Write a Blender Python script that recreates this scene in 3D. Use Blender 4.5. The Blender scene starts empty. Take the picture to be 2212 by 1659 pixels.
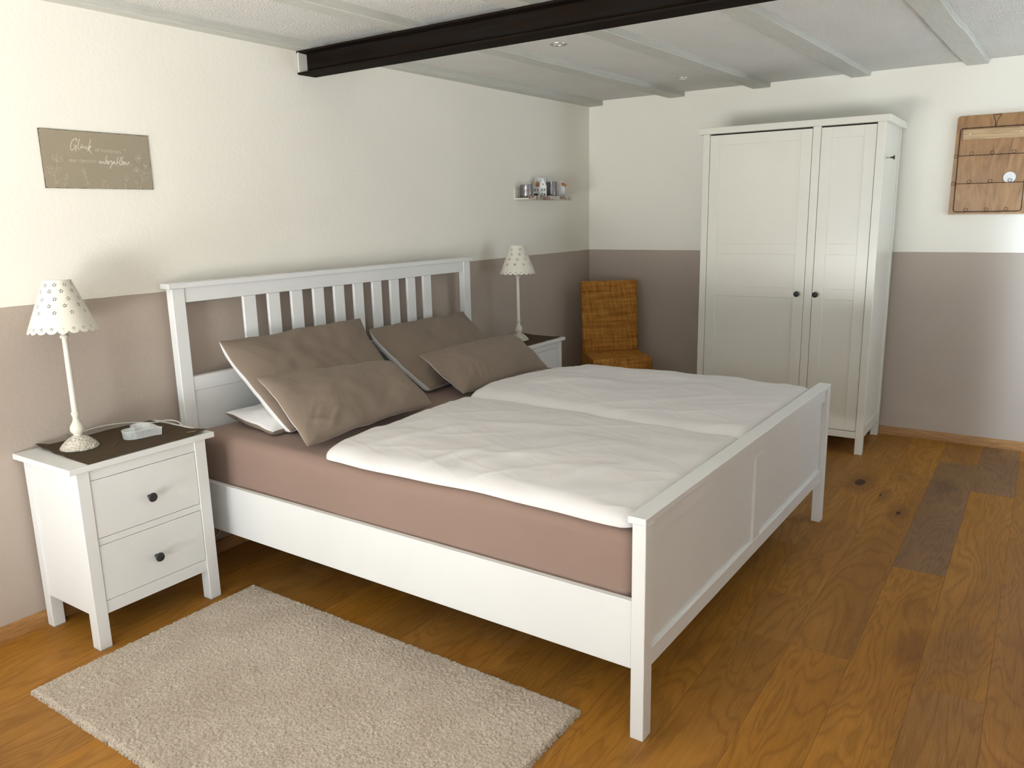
import bpy, bmesh, math, random
import numpy as np
from mathutils import Vector, Matrix, noise
R_ = math.radians
sc = bpy.context.scene
COL = sc.collection
random.seed(7)

# ------------------------------------------------------------------ camera
RM = [[0.83046742, 0.55668793, -0.02055281], [-0.0999312, 0.18517069, 0.97761218], [0.54803068, -0.8098212, 0.20940872]]
cd = bpy.data.cameras.new('camera'); cam = bpy.data.objects.new('camera', cd); COL.objects.link(cam)
cd.sensor_fit = 'HORIZONTAL'; cd.sensor_width = 36.0; cd.lens = 1706.9 / 2212 * 36.0; cd.clip_start = 0.02
mw = Matrix([[RM[0][i], RM[1][i], RM[2][i]] for i in range(3)]).to_4x4()
mw.translation = (2.94397, -1.93223, 1.44113)
cam.matrix_world = mw
sc.camera = cam

# ------------------------------------------------------------------ world, daylight, exposure
sc.view_settings.view_transform = 'Standard'; sc.view_settings.look = 'None'
sc.view_settings.gamma = 1.0; sc.view_settings.use_curve_mapping = False
sc.view_settings.exposure = -0.43
w = bpy.data.worlds.new('world'); sc.world = w; w.use_nodes = True
bg = w.node_tree.nodes['Background']; bg.inputs[0].default_value = (0.72, 0.85, 1.0, 1); bg.inputs[1].default_value = 1.2

def area(name, loc, direction, sx, sy, power, color, spread=180):
    l = bpy.data.lights.new(name, 'AREA'); l.shape = 'RECTANGLE'; l.size = sx; l.size_y = sy
    l.energy = power; l.color = color; l.spread = R_(spread)
    o = bpy.data.objects.new(name, l); COL.objects.link(o); o.location = loc
    o.rotation_euler = Vector(direction).to_track_quat('-Z', 'Z').to_euler()
    return o
# daylight through the terrace door behind the camera (opening x 0.45..2.15 in the wall y=-3.3)
area('daylight_terrace_door', (1.30, -3.62, 1.55), (0, 1, 0.0), 1.75, 1.1, 11, (0.46, 0.76, 1.0))
area('daylight_terrace_ground', (1.30, -4.75, -0.12), (0, 0.36, 0.93), 2.6, 2.2, 1120, (0.95, 0.955, 0.925))
area('daylight_rear_window', (3.05, -3.62, 1.35), (0, 1, 0.0), 1.3, 1.4, 24, (0.70, 0.86, 1.0))
area('daylight_rear_ground', (3.05, -4.70, 0.30), (0, 0.36, 0.93), 2.0, 2.0, 800, (0.95, 0.96, 0.935))
# daylight through the window in the right-hand wall near the far corner
area('daylight_side_window', (4.30, 2.55, 1.35), (-1, 0.1, 0.0), 1.2, 1.5, 12, (0.74, 0.88, 1.0))
area('daylight_side_ground', (4.55, 2.55, 0.40), (-0.35, 0, 0.94), 1.4, 1.0, 110, (0.82, 0.93, 1.0))
area('glare_from_outside', (5.74, .383, 2.15), (-1.6, 1.9, -.75), .22, .22, 34, (0.68, 0.85, 1.0), 60)

# ------------------------------------------------------------------ helpers
def link(o, parent=None):
    COL.objects.link(o)
    if parent is not None: o.parent = parent
    return o
def tag(o, label=None, cat=None, group=None, kind=None):
    if label: o['label'] = label
    if cat: o['category'] = cat
    if group: o['group'] = group
    if kind: o['kind'] = kind
    return o
def empty(name, loc=(0, 0, 0), rz=0.0):
    o = bpy.data.objects.new(name, None); o.location = loc; o.rotation_euler = (0, 0, rz); o.empty_display_size = .05
    return link(o)
def fin(name, me, mats, parent=None, smooth=True, angle=35):
    if not isinstance(mats, (list, tuple)): mats = [mats]
    for m in mats: me.materials.append(m)
    if smooth:
        me.polygons.foreach_set('use_smooth', [True] * len(me.polygons))
        me.set_sharp_from_angle(angle=R_(angle))
    o = bpy.data.objects.new(name, me)
    return link(o, parent)
def obj(name, bm, mats, parent=None, smooth=True, angle=35):
    me = bpy.data.meshes.new(name); bm.normal_update(); bm.to_mesh(me); bm.free()
    return fin(name, me, mats, parent, smooth, angle)
def box(x0, x1, y0, y1, z0, z1, bev=0.0015, bm=None, seg=1, mi=0):
    t = bmesh.new()
    vs = [t.verts.new((x, y, z)) for x in (x0, x1) for y in (y0, y1) for z in (z0, z1)]
    for f in ((0, 1, 3, 2), (4, 6, 7, 5), (0, 4, 5, 1), (2, 3, 7, 6), (0, 2, 6, 4), (1, 5, 7, 3)):
        t.faces.new([vs[i] for i in f])
    if bev > 0: bmesh.ops.bevel(t, geom=t.edges[:], offset=bev, segments=seg, affect='EDGES', profile=.5)
    for f in t.faces: f.material_index = mi
    if bm is None: return t
    merge(bm, t); return bm
def merge(bm, t):
    me = bpy.data.meshes.new('tmp'); t.to_mesh(me); t.free(); bm.from_mesh(me); bpy.data.meshes.remove(me); return bm
def lathe(profile, seg=40, bm=None, cx=0, cy=0, cap=True, mi=0):
    t = bmesh.new(); rings = []
    for r, z in profile:
        rings.append([t.verts.new((cx + r * math.cos(2 * math.pi * k / seg), cy + r * math.sin(2 * math.pi * k / seg), z)) for k in range(seg)])
    for a, b in zip(rings, rings[1:]):
        for k in range(seg): t.faces.new((a[k], a[(k + 1) % seg], b[(k + 1) % seg], b[k]))
    if cap:
        t.faces.new(rings[0][::-1]); t.faces.new(rings[-1])
    for f in t.faces: f.material_index = mi
    bmesh.ops.recalc_face_normals(t, faces=t.faces)
    if bm is None: return t
    return merge(bm, t)
def catmull(pts, n=6, closed=False):
    P = [Vector(p) for p in pts]
    if closed: P = [P[-1]] + P + [P[0], P[1]]
    else: P = [P[0]] + P + [P[-1]]
    out = []
    for i in range(1, len(P) - 2):
        a, b, c, d = P[i - 1:i + 3]
        for k in range(n):
            t = k / n
            out.append(.5 * ((2 * b) + (c - a) * t + (2 * a - 5 * b + 4 * c - d) * t * t + (3 * b - a - 3 * c + d) * t ** 3))
    if not closed: out.append(P[-2])
    return out
def tube(pts, r, seg=8, bm=None, closed=False, mi=0):
    t = bmesh.new(); rings = []; n = len(pts); pts = [Vector(p) for p in pts]; up = None
    for i, p in enumerate(pts):
        if closed: d = pts[(i + 1) % n] - pts[i - 1]
        else: d = pts[min(i + 1, n - 1)] - pts[max(i - 1, 0)]
        d.normalize()
        if up is None: up = Vector((0, 0, 1)) if abs(d.z) < .9 else Vector((1, 0, 0))
        s = d.cross(up).normalized(); up = s.cross(d).normalized()
        rr = r(i / (n - 1)) if callable(r) else r
        rings.append([t.verts.new(p + rr * (math.cos(2 * math.pi * k / seg) * s + math.sin(2 * math.pi * k / seg) * up)) for k in range(seg)])
    m = n if closed else n - 1
    for i in range(m):
        a, b = rings[i], rings[(i + 1) % n]
        for k in range(seg): t.faces.new((a[k], a[(k + 1) % seg], b[(k + 1) % seg], b[k]))
    if not closed: t.faces.new(rings[0][::-1]); t.faces.new(rings[-1])
    for f in t.faces: f.material_index = mi
    bmesh.ops.recalc_face_normals(t, faces=t.faces)
    if bm is None: return t
    return merge(bm, t)
def grid_mesh(name, V, nu, nv, extra=None):
    """V: (nu*nv,3) numpy; faces of a regular grid"""
    i = np.arange(nu * nv).reshape(nu, nv)
    F = np.stack([i[:-1, :-1], i[1:, :-1], i[1:, 1:], i[:-1, 1:]], -1).reshape(-1, 4)
    return raw_mesh(name, V, F)
def raw_mesh(name, V, F):
    me = bpy.data.meshes.new(name)
    me.vertices.add(len(V)); me.vertices.foreach_set('co', np.asarray(V, np.float32).ravel())
    me.loops.add(F.size); me.loops.foreach_set('vertex_index', F.astype(np.int32).ravel())
    me.polygons.add(len(F)); me.polygons.foreach_set('loop_start', np.arange(0, F.size, F.shape[1], dtype=np.int32))
    me.update(calc_edges=True); me.validate()
    return me

# ------------------------------------------------------------------ materials
class N:
    def __init__(s, name):
        s.m = bpy.data.materials.new(name); s.m.use_nodes = True; s.t = s.m.node_tree; s.n = s.t.nodes; s.l = s.t.links
        s.b = s.n['Principled BSDF']; s.tc = None
    def add(s, typ, **kw):
        n = s.n.new(typ)
        for k, v in kw.items():
            if k.startswith('i_'):
                key = k[2:]
                key = int(key) if key.isdigit() else key.replace('_', ' ')
                s.put(n.inputs[key], v)
            else: setattr(n, k, v)
        return n
    def put(s, sock, v):
        if hasattr(v, 'is_output'): s.l.new(v, sock)
        elif isinstance(v, bpy.types.Node): s.l.new(v.outputs[0], sock)
        else: sock.default_value = v
    def coord(s, scale=(1, 1, 1), loc=(0, 0, 0), kind='Object', rot=(0, 0, 0)):
        if s.tc is None: s.tc = s.n.new('ShaderNodeTexCoord')
        mp = s.add('ShaderNodeMapping'); s.l.new(s.tc.outputs[kind], mp.inputs[0])
        mp.inputs['Scale'].default_value = scale; mp.inputs['Location'].default_value = loc; mp.inputs['Rotation'].default_value = rot
        return mp.outputs[0]
    def noise(s, vec, scale=5, detail=3, rough=.5, dist=0):
        n = s.add('ShaderNodeTexNoise'); s.put(n.inputs['Vector'], vec); n.inputs['Scale'].default_value = scale
        n.inputs['Detail'].default_value = detail; n.inputs['Roughness'].default_value = rough; n.inputs['Distortion'].default_value = dist
        return n.outputs[0]
    def math(s, op, a, b=0.0, c=0.0, clamp=False):
        n = s.add('ShaderNodeMath', operation=op, use_clamp=clamp); s.put(n.inputs[0], a); s.put(n.inputs[1], b); s.put(n.inputs[2], c); return n.outputs[0]
    def ramp(s, fac, stops, interp='LINEAR'):
        n = s.add('ShaderNodeValToRGB'); s.put(n.inputs[0], fac); cr = n.color_ramp; cr.interpolation = interp
        while len(cr.elements) < len(stops): cr.elements.new(.5)
        for e, (p, c) in zip(cr.elements, stops):
            e.position = p; e.color = (c, c, c, 1) if isinstance(c, (int, float)) else (*c, 1)
        return n.outputs[0]
    def mix(s, fac, a, b, mode='MIX'):
        n = s.add('ShaderNodeMix', data_type='RGBA', blend_type=mode); s.put(n.inputs[0], fac)
        for sock, v in ((n.inputs[6], a), (n.inputs[7], b)): s.put(sock, (*v, 1) if isinstance(v, tuple) and len(v) == 3 else v)
        return n.outputs[2]
    def bump(s, h, strength=.3, dist=.002, normal=None):
        n = s.add('ShaderNodeBump'); s.put(n.inputs['Height'], h); n.inputs['Strength'].default_value = strength; n.inputs['Distance'].default_value = dist
        if normal is not None: s.l.new(normal, n.inputs['Normal'])
        s.l.new(n.outputs[0], s.b.inputs['Normal']); return n.outputs[0]
    def out(s, col=None, rough=.5, spec=None, metal=None):
        if col is not None: s.put(s.b.inputs['Base Color'], (*col, 1) if isinstance(col, tuple) and len(col) == 3 else col)
        s.put(s.b.inputs['Roughness'], rough)
        if spec is not None: s.b.inputs['Specular IOR Level'].default_value = spec
        if metal is not None: s.b.inputs['Metallic'].default_value = metal
        return s.m

def painted(name, col, rough=.38, grain=(60, 60, 4), spec=.5):
    n = N(name); g = n.noise(n.coord(grain), 6, 4, .6)
    c = n.mix(n.ramp(n.noise(n.coord(), 3, 2), [(.3, 0.0), (.7, 1.0)]), tuple(v * .965 for v in col), col)
    n.bump(g, .05, .0006); return n.out(c, rough, spec)
WHITE = painted('white_stained_wood', (.77, .776, .772))
WHITE_H = painted('white_stained_wood_level_grain', (.77, .776, .772), grain=(60, 4, 60))
WHITE_X = painted('white_stained_wood_long_grain', (.77, .776, .772), grain=(4, 60, 60))
CREAM = painted('cream_white_lacquer', (.77, .755, .68), rough=.27, spec=.85)

def plain(name, col, rough=.5, spec=None, metal=None, bscale=200, bs=.1, bd=.0005):
    n = N(name)
    if bs: n.bump(n.noise(n.coord(), bscale, 3), bs, bd)
    return n.out(col, rough, spec, metal)
BLACK = plain('dark_knob_metal', (.022, .022, .024), .42)
GAP = plain('shadow_gap', (.05, .045, .04), .8, bs=0)

def wall_mat():
    n = N('two_tone_wall_paint')
    sep = n.add('ShaderNodeSeparateXYZ'); n.l.new(n.coord(), sep.inputs[0])
    wob = n.math('MULTIPLY', n.noise(n.coord(), 9, 2), .004)
    z = n.math('ADD', sep.outputs[2], wob)
    f = n.math('GREATER_THAN', z, 1.1695)
    patch = n.ramp(n.noise(n.coord(), 1.3, 3), [(.35, 0.0), (.65, 1.0)])
    up = n.mix(patch, (.855, .826, .748), (.88, .853, .778))
    lo = n.mix(patch, (.44, .372, .318), (.46, .392, .337))
    h = n.math('ADD', n.noise(n.coord(), 55, 4, .6), n.math('MULTIPLY', n.noise(n.coord(), 2.2, 2), 2.2))
    n.bump(h, .22, .0035)
    return n.out(n.mix(f, lo, up), .82, .25)
WALL = wall_mat()
def ceil_mat():
    n = N('rough_plaster_ceiling')
    a = n.noise(n.coord(), 170, 3, .65); b = n.noise(n.coord(), 85, 3, .6)
    n.bump(n.math('ADD', a, b), .95, .013)
    c = n.mix(n.ramp(n.noise(n.coord((1, .6, 1)), 3.5, 3), [(.35, 0.0), (.7, 1.0)]), (.88, .855, .80), (.92, .90, .85))
    return n.out(c, .9, .2)
CEIL = ceil_mat()
def joist_mat():
    n = N('grey_white_painted_joist')
    g = n.noise(n.coord((14, 1.2, 14)), 5, 5, .65)
    n.bump(n.math('ADD', g, n.noise(n.coord(), 25, 3)), .35, .005)
    return n.out(n.mix(n.ramp(g, [(.3, 0.0), (.7, 1.0)]), (.49, .49, .445), (.57, .565, .515)), .6, .35)
JOIST = joist_mat()
def steel_mat():
    n = N('black_mill_steel')
    a = n.noise(n.coord((.8, 9, 9)), 4, 5, .65); b = n.noise(n.coord(), 40, 3)
    c = n.ramp(a, [(.3, (.006, .0045, .0035)), (.5, (.012, .0075, .005)), (.68, (.011, .011, .011)), (.85, (.024, .013, .006))])
    n.bump(b, .3, .001)
    return n.out(c, n.ramp(a, [(.3, .65), (.7, .85)]), .04)
STEEL = steel_mat()
def oak_floor():
    n = N('oak_floor_planks')
    at = n.add('ShaderNodeAttribute', attribute_name='seed'); tone = n.add('ShaderNodeAttribute', attribute_name='tone')
    off = n.add('ShaderNodeVectorMath', operation='SCALE'); n.l.new(at.outputs['Vector'], off.inputs[0]); off.inputs[3].default_value = 17.0
    add = n.add('ShaderNodeVectorMath', operation='ADD'); n.l.new(n.coord(), add.inputs[0]); n.l.new(off.outputs[0], add.inputs[1])
    def mp(scale):
        m = n.add('ShaderNodeMapping'); n.l.new(add.outputs[0], m.inputs[0]); m.inputs['Scale'].default_value = scale; return m.outputs[0]
    cath = n.noise(mp((5.0, .85, 1)), 1.25, 2.5, .45, .6)
    rings = n.math('ABSOLUTE', n.math('SUBTRACT', n.math('FRACT', n.math('MULTIPLY', cath, 15.0)), .5))   # 0..0.5 growth rings
    rings = n.ramp(rings, [(.0, 1.0), (.22, .25), (.5, 0.0)])
    fine = n.noise(mp((90, 2.2, 1)), 3, 4, .7); fine2 = n.noise(mp((260, 9, 1)), 2, 2, .6)
    broad = n.noise(mp((3, .7, 1)), 1.5, 3)
    vo = n.add('ShaderNodeTexVoronoi', feature='F1'); n.l.new(mp((4.2, 1.9, 1)), vo.inputs['Vector']); vo.inputs['Scale'].default_value = 1.0
    vo.inputs['Randomness'].default_value = 1.0
    wn = n.add('ShaderNodeTexWhiteNoise'); n.l.new(vo.outputs['Position'], wn.inputs['Vector'])
    size = n.math('MULTIPLY', n.math('SUBTRACT', wn.outputs[0], .34), .34, clamp=True)
    dk = n.math('ADD', vo.outputs['Distance'], n.math('MULTIPLY', n.math('SUBTRACT', n.noise(mp((16, 9, 1)), 2, 3), .5), .045))
    knot = n.math('LESS_THAN', dk, n.math('MULTIPLY', size, .55)); halo = n.ramp(n.math('SUBTRACT', dk, size), [(0.0, 1.0), (.20, 0.0)])
    halo = n.math('MULTIPLY', halo, n.math('GREATER_THAN', size, .001))
    base = n.mix(n.ramp(broad, [(.3, 0.0), (.72, 1.0)]), (.300, .136, .030), (.420, .202, .052))
    base = n.mix(n.math('MULTIPLY', n.ramp(n.noise(mp((2.6, .9, 1)), 1.1, 4, .6, .5), [(.52, 0.0), (.68, 1.0)]), .45), base, (.165, .092, .038))
    c = n.mix(n.math('MULTIPLY', rings, .60), base, (.20, .088, .022))
    c = n.mix(n.math('MULTIPLY', n.ramp(fine, [(.42, 0.0), (.72, 1.0)]), .32), c, (.155, .068, .018))
    c = n.mix(n.math('MULTIPLY', n.ramp(fine2, [(.5, 0.0), (.75, 1.0)]), .22), c, (.55, .33, .14))
    c = n.mix(n.math('MULTIPLY', halo, .5), c, (.13, .055, .018))
    c = n.mix(n.math('MULTIPLY', knot, .92), c, (.030, .014, .007))
    hs = n.add('ShaderNodeHueSaturation'); n.put(hs.inputs['Color'], c)
    n.l.new(n.math('ADD', n.math('MULTIPLY', tone.outputs['Fac'], .40), .84), hs.inputs['Value'])
    n.l.new(n.math('ADD', n.math('MULTIPLY', tone.outputs['Fac'], .25), .92), hs.inputs['Saturation'])
    n.bump(n.math('SUBTRACT', n.math('ADD', n.math('MULTIPLY', rings, -.5), n.math('MULTIPLY', fine, -1.0)), knot), .22, .0009)
    return n.out(hs.outputs[0], n.ramp(fine, [(.3, .44), (.7, .58)]), .22)
OAK = oak_floor()
def skirting_mat():
    n = N('oak_skirting')
    f = n.noise(n.coord((3, 3, 60)), 5, 4, .65, .4)
    n.bump(f, .2, .0008)
    return n.out(n.ramp(f, [(.3, (.23, .11, .034)), (.5, (.36, .18, .06)), (.7, (.45, .245, .095))]), .45, .4)
SKIRT = skirting_mat()
def cloth(name, col, col2=None, weave=900, ws=.25, rough=.85, sheen=.25, fold=0.0, fscale=(3, 3, 3)):
    n = N(name)
    w1 = n.noise(n.coord((1, 1, .15)), weave, 2); w2 = n.noise(n.coord((.15, .15, 1)), weave, 2)
    h = n.math('MULTIPLY', n.math('ADD', w1, w2), .12)
    if fold:
        a = n.noise(n.coord(fscale), 3.0, 4, .55, 1.6)
        ridge = n.math('ABSOLUTE', n.math('SUBTRACT', a, .5))
        h = n.math('ADD', h, n.math('MULTIPLY', n.ramp(ridge, [(0.0, 1.0), (.06, .35), (.2, 0.0)]), fold))
    n.bump(h, ws, .004)
    c = n.mix(n.ramp(n.noise(n.coord(), 2.5, 3), [(.3, 0.0), (.7, 1.0)]), tuple(v * .94 for v in col), col2 or col)
    n.b.inputs['Sheen Weight'].default_value = sheen; n.b.inputs['Sheen Roughness'].default_value = .5
    return n.out(c, rough, .2)
TAUPE = cloth('taupe_cotton', (.245, .190, .147), fold=.5, fscale=(2.2, 1.2, 2.6), sheen=.08)
LINEN_W = cloth('white_cotton', (.765, .74, .735), fold=.30, fscale=(1.6, .8, 2), ws=.3, sheen=.04)
BACK_W = cloth('white_cotton_reverse', (.80, .79, .79), fold=.3, sheen=.05)
SHEET = cloth('dusky_brown_jersey', (.285, .195, .158), fold=.22, fscale=(1.2, 1.2, 1.5), ws=.2, sheen=.1)
FELT = cloth('dark_brown_felt', (.082, .058, .035), weave=1400, rough=.95, sheen=0)

# ------------------------------------------------------------------ room shell
def woff(o):
    v = Vector((0, 0, 0))
    while o is not None: v = v + o.location; o = o.parent
    return v
def part(name, bm, mats, parent, **kw):
    bmesh.ops.translate(bm, vec=-woff(parent), verts=bm.verts); return obj(name, bm, mats, parent, **kw)
def struct(name, bm, mat, **kw):
    return tag(obj(name, bm, mat, **kw), kind='structure')

# floor: planks of 0.1916 m running away from the camera
def floor():
    V, F, T, S, M = [], [], [], [], []
    rnd = random.Random(3); x0 = 0.047 - .1916 * 1
    known = {12: [(-3.4, -1.3, .5), (-1.3, .60, .52), (.60, .953, .42), (.953, 2.86, .5), (2.86, 3.6, .45)],
             13: [(-3.4, -1.6, .4), (-1.6, .60, .60), (.60, 2.566, .5), (2.566, 3.6, .55)],
             14: [(-3.4, -.7, .5), (-.7, 1.423, .62), (1.423, 3.041, -.28), (3.041, 3.6, .45)],
             11: [(-3.4, -.6, .5), (-.6, 1.438, .55), (1.438, 3.6, .42)],
             15: [(-3.4, .56, .35), (.56, 2.574, .6), (2.574, 3.6, -.2)]}
    for k in range(22):
        a = x0 + .1916 * k; b = a + .1916
        if k in [q + 0 for q in known]: pl = known[k]
        else:
            pl = []; y = -3.5 - rnd.random() * 1.5
            while y < 3.6:
                L = rnd.choice([1.3, 1.7, 1.95]); pl.append((max(y, -3.5), min(y + L, 3.6), rnd.uniform(.35, .65))); y += L
        for y0, y1, t in pl:
            if y1 <= y0 + .02: continue
            g = .00035; i = len(V)
            xs = (a + g, b - g); ys = (y0 + g, y1 - g)
            V += [(xs[0], ys[0], 0), (xs[1], ys[0], 0), (xs[1], ys[1], 0), (xs[0], ys[1], 0)]
            V += [(v[0], v[1], -.004) for v in V[-4:]]
            F += [(i, i + 1, i + 2, i + 3)] + [(i + q, i + 4 + q, i + 4 + (q + 1) % 4, i + (q + 1) % 4) for q in range(4)]
            s = (rnd.random(), rnd.random(), rnd.random())
            T += [t] * 5; S += [s] * 5; M += [0] * 5
    i = len(V); V += [(-.1, -3.5, -.004), (4.1, -3.5, -.004), (4.1, 3.6, -.004), (-.1, 3.6, -.004), (-.1, -3.5, -.06), (4.1, -3.5, -.06), (4.1, 3.6, -.06), (-.1, 3.6, -.06)]
    F += [(i, i + 1, i + 2, i + 3), (i + 4, i + 7, i + 6, i + 5)]; T += [.5] * 2; S += [(0, 0, 0)] * 2; M += [1] * 2
    me = bpy.data.meshes.new('floor'); me.from_pydata(V, [], F)
    at = me.attributes.new('tone', 'FLOAT', 'FACE'); at.data.foreach_set('value', T)
    at = me.attributes.new('seed', 'FLOAT_VECTOR', 'FACE'); at.data.foreach_set('vector', [c for s in S for c in s])
    o = fin('floor', me, [OAK, plain('floor_joint', (.05, .025, .01), .8, bs=0)], smooth=False)
    me.polygons.foreach_set('material_index', M); tag(o, kind='structure')
floor()

XR, YF, YB, ZC = 3.95, -3.3, 3.517, 2.247
struct('wall_left', box(-.25, 0, YF - .3, YB + .25, -.06, 2.6, 0), WALL, smooth=False)
struct('wall_back', box(-.0, XR + .3, YB, YB + .25, -.06, 2.6, 0), WALL, smooth=False)
bm = bmesh.new()
for a in ((0, .45, -.06, 2.6), (2.15, 2.4, -.06, 2.6), (3.7, XR, -.06, 2.6), (.45, 2.15, 2.12, 2.6), (.45, 2.15, -.06, .03), (2.4, 3.7, -.06, .65), (2.4, 3.7, 2.05, 2.6)):
    box(a[0], a[1], YF - .25, YF, a[2], a[3], 0, bm)
struct('wall_front', bm, WALL, smooth=False)
bm = bmesh.new()
WY0, WY1, WZ0, WZ1 = 1.95, 3.15, .55, 2.08
for a in ((YF - .25, WY0, -.06, 2.6), (WY1, YB, -.06, 2.6), (WY0, WY1, WZ1, 2.6), (WY0, WY1, -.06, WZ0)):
    box(XR, XR + .3, a[0], a[1], a[2], a[3], 0, bm)
struct('wall_right', bm, WALL, smooth=False)
# ceiling: plaster slab, a little lower near the camera than at the back wall
bm = bmesh.new()
ys = [(YF - .25, 2.224), (.77, 2.226), (YB + .2, 2.2475)]
ring = [(y, z) for y, z in ys] + [(YB + .2, 2.7), (YF - .25, 2.7)]
vs = [[bm.verts.new((x, y, z)) for y, z in ring] for x in (-.2, XR + .3)]
bm.faces.new(vs[0]); bm.faces.new(vs[1][::-1])
for i in range(5): bm.faces.new((vs[0][i], vs[1][i], vs[1][(i + 1) % 5], vs[0][(i + 1) % 5]))
bmesh.ops.recalc_face_normals(bm, faces=bm.faces)
struct('ceiling', bm, CEIL, smooth=False)

# hewn ceiling joists, grey-white paint, running front to back
JO = [((-.012, .03, 2.186), (-.012, .070, 2.191), (-.012, .113, 2.210)),
      ((.50, .60, 2.188), (.607, .692, 2.191), (.629, .743, 2.214)),
      ((1.08, 1.18, 2.188), (1.172, 1.272, 2.191), (1.218, 1.333, 2.2165)),
      ((1.69, 1.80, 2.188), (1.776, 1.885, 2.193), (1.822, 1.937, 2.2215)),
      ((2.30, 2.42, 2.188), (2.372, 2.486, 2.195), (2.442, 2.556, 2.2205)),
      ((2.90, 3.02, 2.188), (2.965, 3.08, 2.195), (3.04, 3.155, 2.2205)),
      ((3.50, 3.62, 2.188), (3.56, 3.68, 2.195), (3.64, 3.755, 2.2205))]
for k, (a, b, c) in enumerate(JO):
    n = 70; bm = bmesh.new(); rows = []
    for i in range(n + 1):
        y = YF - .1 + (YB + .02 - YF + .1) * i / n
        if y < .77: t = (y - YF) / (.77 - YF); p, q = a, b
        else: t = (y - .77) / (YB - .77); p, q = b, c
        xl, xr, z = [p[j] + (q[j] - p[j]) * t for j in range(3)]
        wv = lambda s, am: am * (noise.noise(Vector((y * 2.3, s * 7.7, k * 3.1))) + .5 * noise.noise(Vector((y * 8, s * 3.3, k))))
        fl = 0 if (k == 0) else wv(1, .006)
        xl += fl; xr += wv(2, .006); zz = z + abs(wv(3, .003))
        if y > 3.45: zz = z
        cw = .003
        rows.append([bm.verts.new(v) for v in ((xl, y, 2.30), (xl, y, zz + cw), (xl + cw, y, zz), ((xl + xr) / 2, y, zz - abs(wv(5, .0015))), (xr - cw, y, zz), (xr, y, zz + cw), (xr, y, 2.30))])
    for r, s in zip(rows, rows[1:]):
        for j in range(6): bm.faces.new((r[j], r[j + 1], s[j + 1], s[j]))
    bm.faces.new(rows[0]); bm.faces.new(rows[-1][::-1])
    bmesh.ops.recalc_face_normals(bm, faces=bm.faces)
    struct('trim_%d' % (k + 1), bm, JOIST, angle=20)

# oak skirting boards
bm = bmesh.new(); prof = [(0, 0), (.015, 0), (.015, .038), (.011, .050), (.005, .054), (0, .054)]
def skirt(name, p0, p1, nrm):
    bm = bmesh.new(); r = []
    for p in (p0, p1): r.append([bm.verts.new((p[0] + nrm[0] * d, p[1] + nrm[1] * d, h)) for d, h in prof])
    for j in range(6): bm.faces.new((r[0][j], r[0][(j + 1) % 6], r[1][(j + 1) % 6], r[1][j]))
    bm.faces.new(r[0]); bm.faces.new(r[1][::-1]); bmesh.ops.recalc_face_normals(bm, faces=bm.faces)
    struct(name, bm, SKIRT, angle=30)
skirt('baseboard_left', (0, YF), (0, YB), (1, 0)); skirt('baseboard_back', (.015, YB), (XR, YB), (0, -1))
skirt('baseboard_right', (XR, YF), (XR, YB - .015), (-1, 0)); skirt('baseboard_front', (2.18, YF), (XR - .015, YF), (0, 1))

# terrace door behind the camera and the side window: frames with glass
GLASS = bpy.data.materials.new('window_glass'); GLASS.use_nodes = True
_t = GLASS.node_tree; _t.nodes.remove(_t.nodes['Principled BSDF'])
_a = _t.nodes.new('ShaderNodeBsdfTransparent'); _g = _t.nodes.new('ShaderNodeBsdfGlossy'); _g.inputs['Roughness'].default_value = .02
_m = _t.nodes.new('ShaderNodeMixShader'); _m.inputs[0].default_value = .06
_t.links.new(_a.outputs[0], _m.inputs[1]); _t.links.new(_g.outputs[0], _m.inputs[2]); _t.links.new(_m.outputs[0], _t.nodes['Material Output'].inputs[0])
def framed(name, along, c, a0, a1, z0, z1, th=.06, fr=.06, mull=None):
    root = empty(name, ((a0 + a1) / 2 if along == 'x' else c, c if along == 'x' else (a0 + a1) / 2, z0)); tag(root, kind='structure')
    def bx(p0, p1, q0, q1, t0, t1, bm):
        if along == 'x': box(p0, p1, c - t0, c + t1, q0, q1, .003, bm)
        else: box(c - t0, c + t1, p0, p1, q0, q1, .003, bm)
    bm = bmesh.new()
    bx(a0, a0 + fr, z0, z1, th / 2, th / 2, bm); bx(a1 - fr, a1, z0, z1, th / 2, th / 2, bm)
    bx(a0 + fr, a1 - fr, z0, z0 + fr, th / 2, th / 2, bm); bx(a0 + fr, a1 - fr, z1 - fr, z1, th / 2, th / 2, bm)
    if mull: bx(mull - fr * .7, mull + fr * .7, z0 + fr, z1 - fr, th / 2, th / 2, bm)
    part('window_frame', bm, WHITE, root)
    bm = bmesh.new(); bx(a0 + fr - .01, a1 - fr + .01, z0 + fr - .01, z1 - fr + .01, .003, .003, bm); part('pane', bm, GLASS, root, smooth=False)
framed('door_1', 'x', YF - .16, .45, 2.15, .03, 2.12, mull=1.30)
framed('window_2', 'x', YF - .16, 2.4, 3.7, .65, 2.05, mull=3.05)
framed('window_1', 'y', XR + .18, WY0, WY1, WZ0, WZ1)

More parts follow.
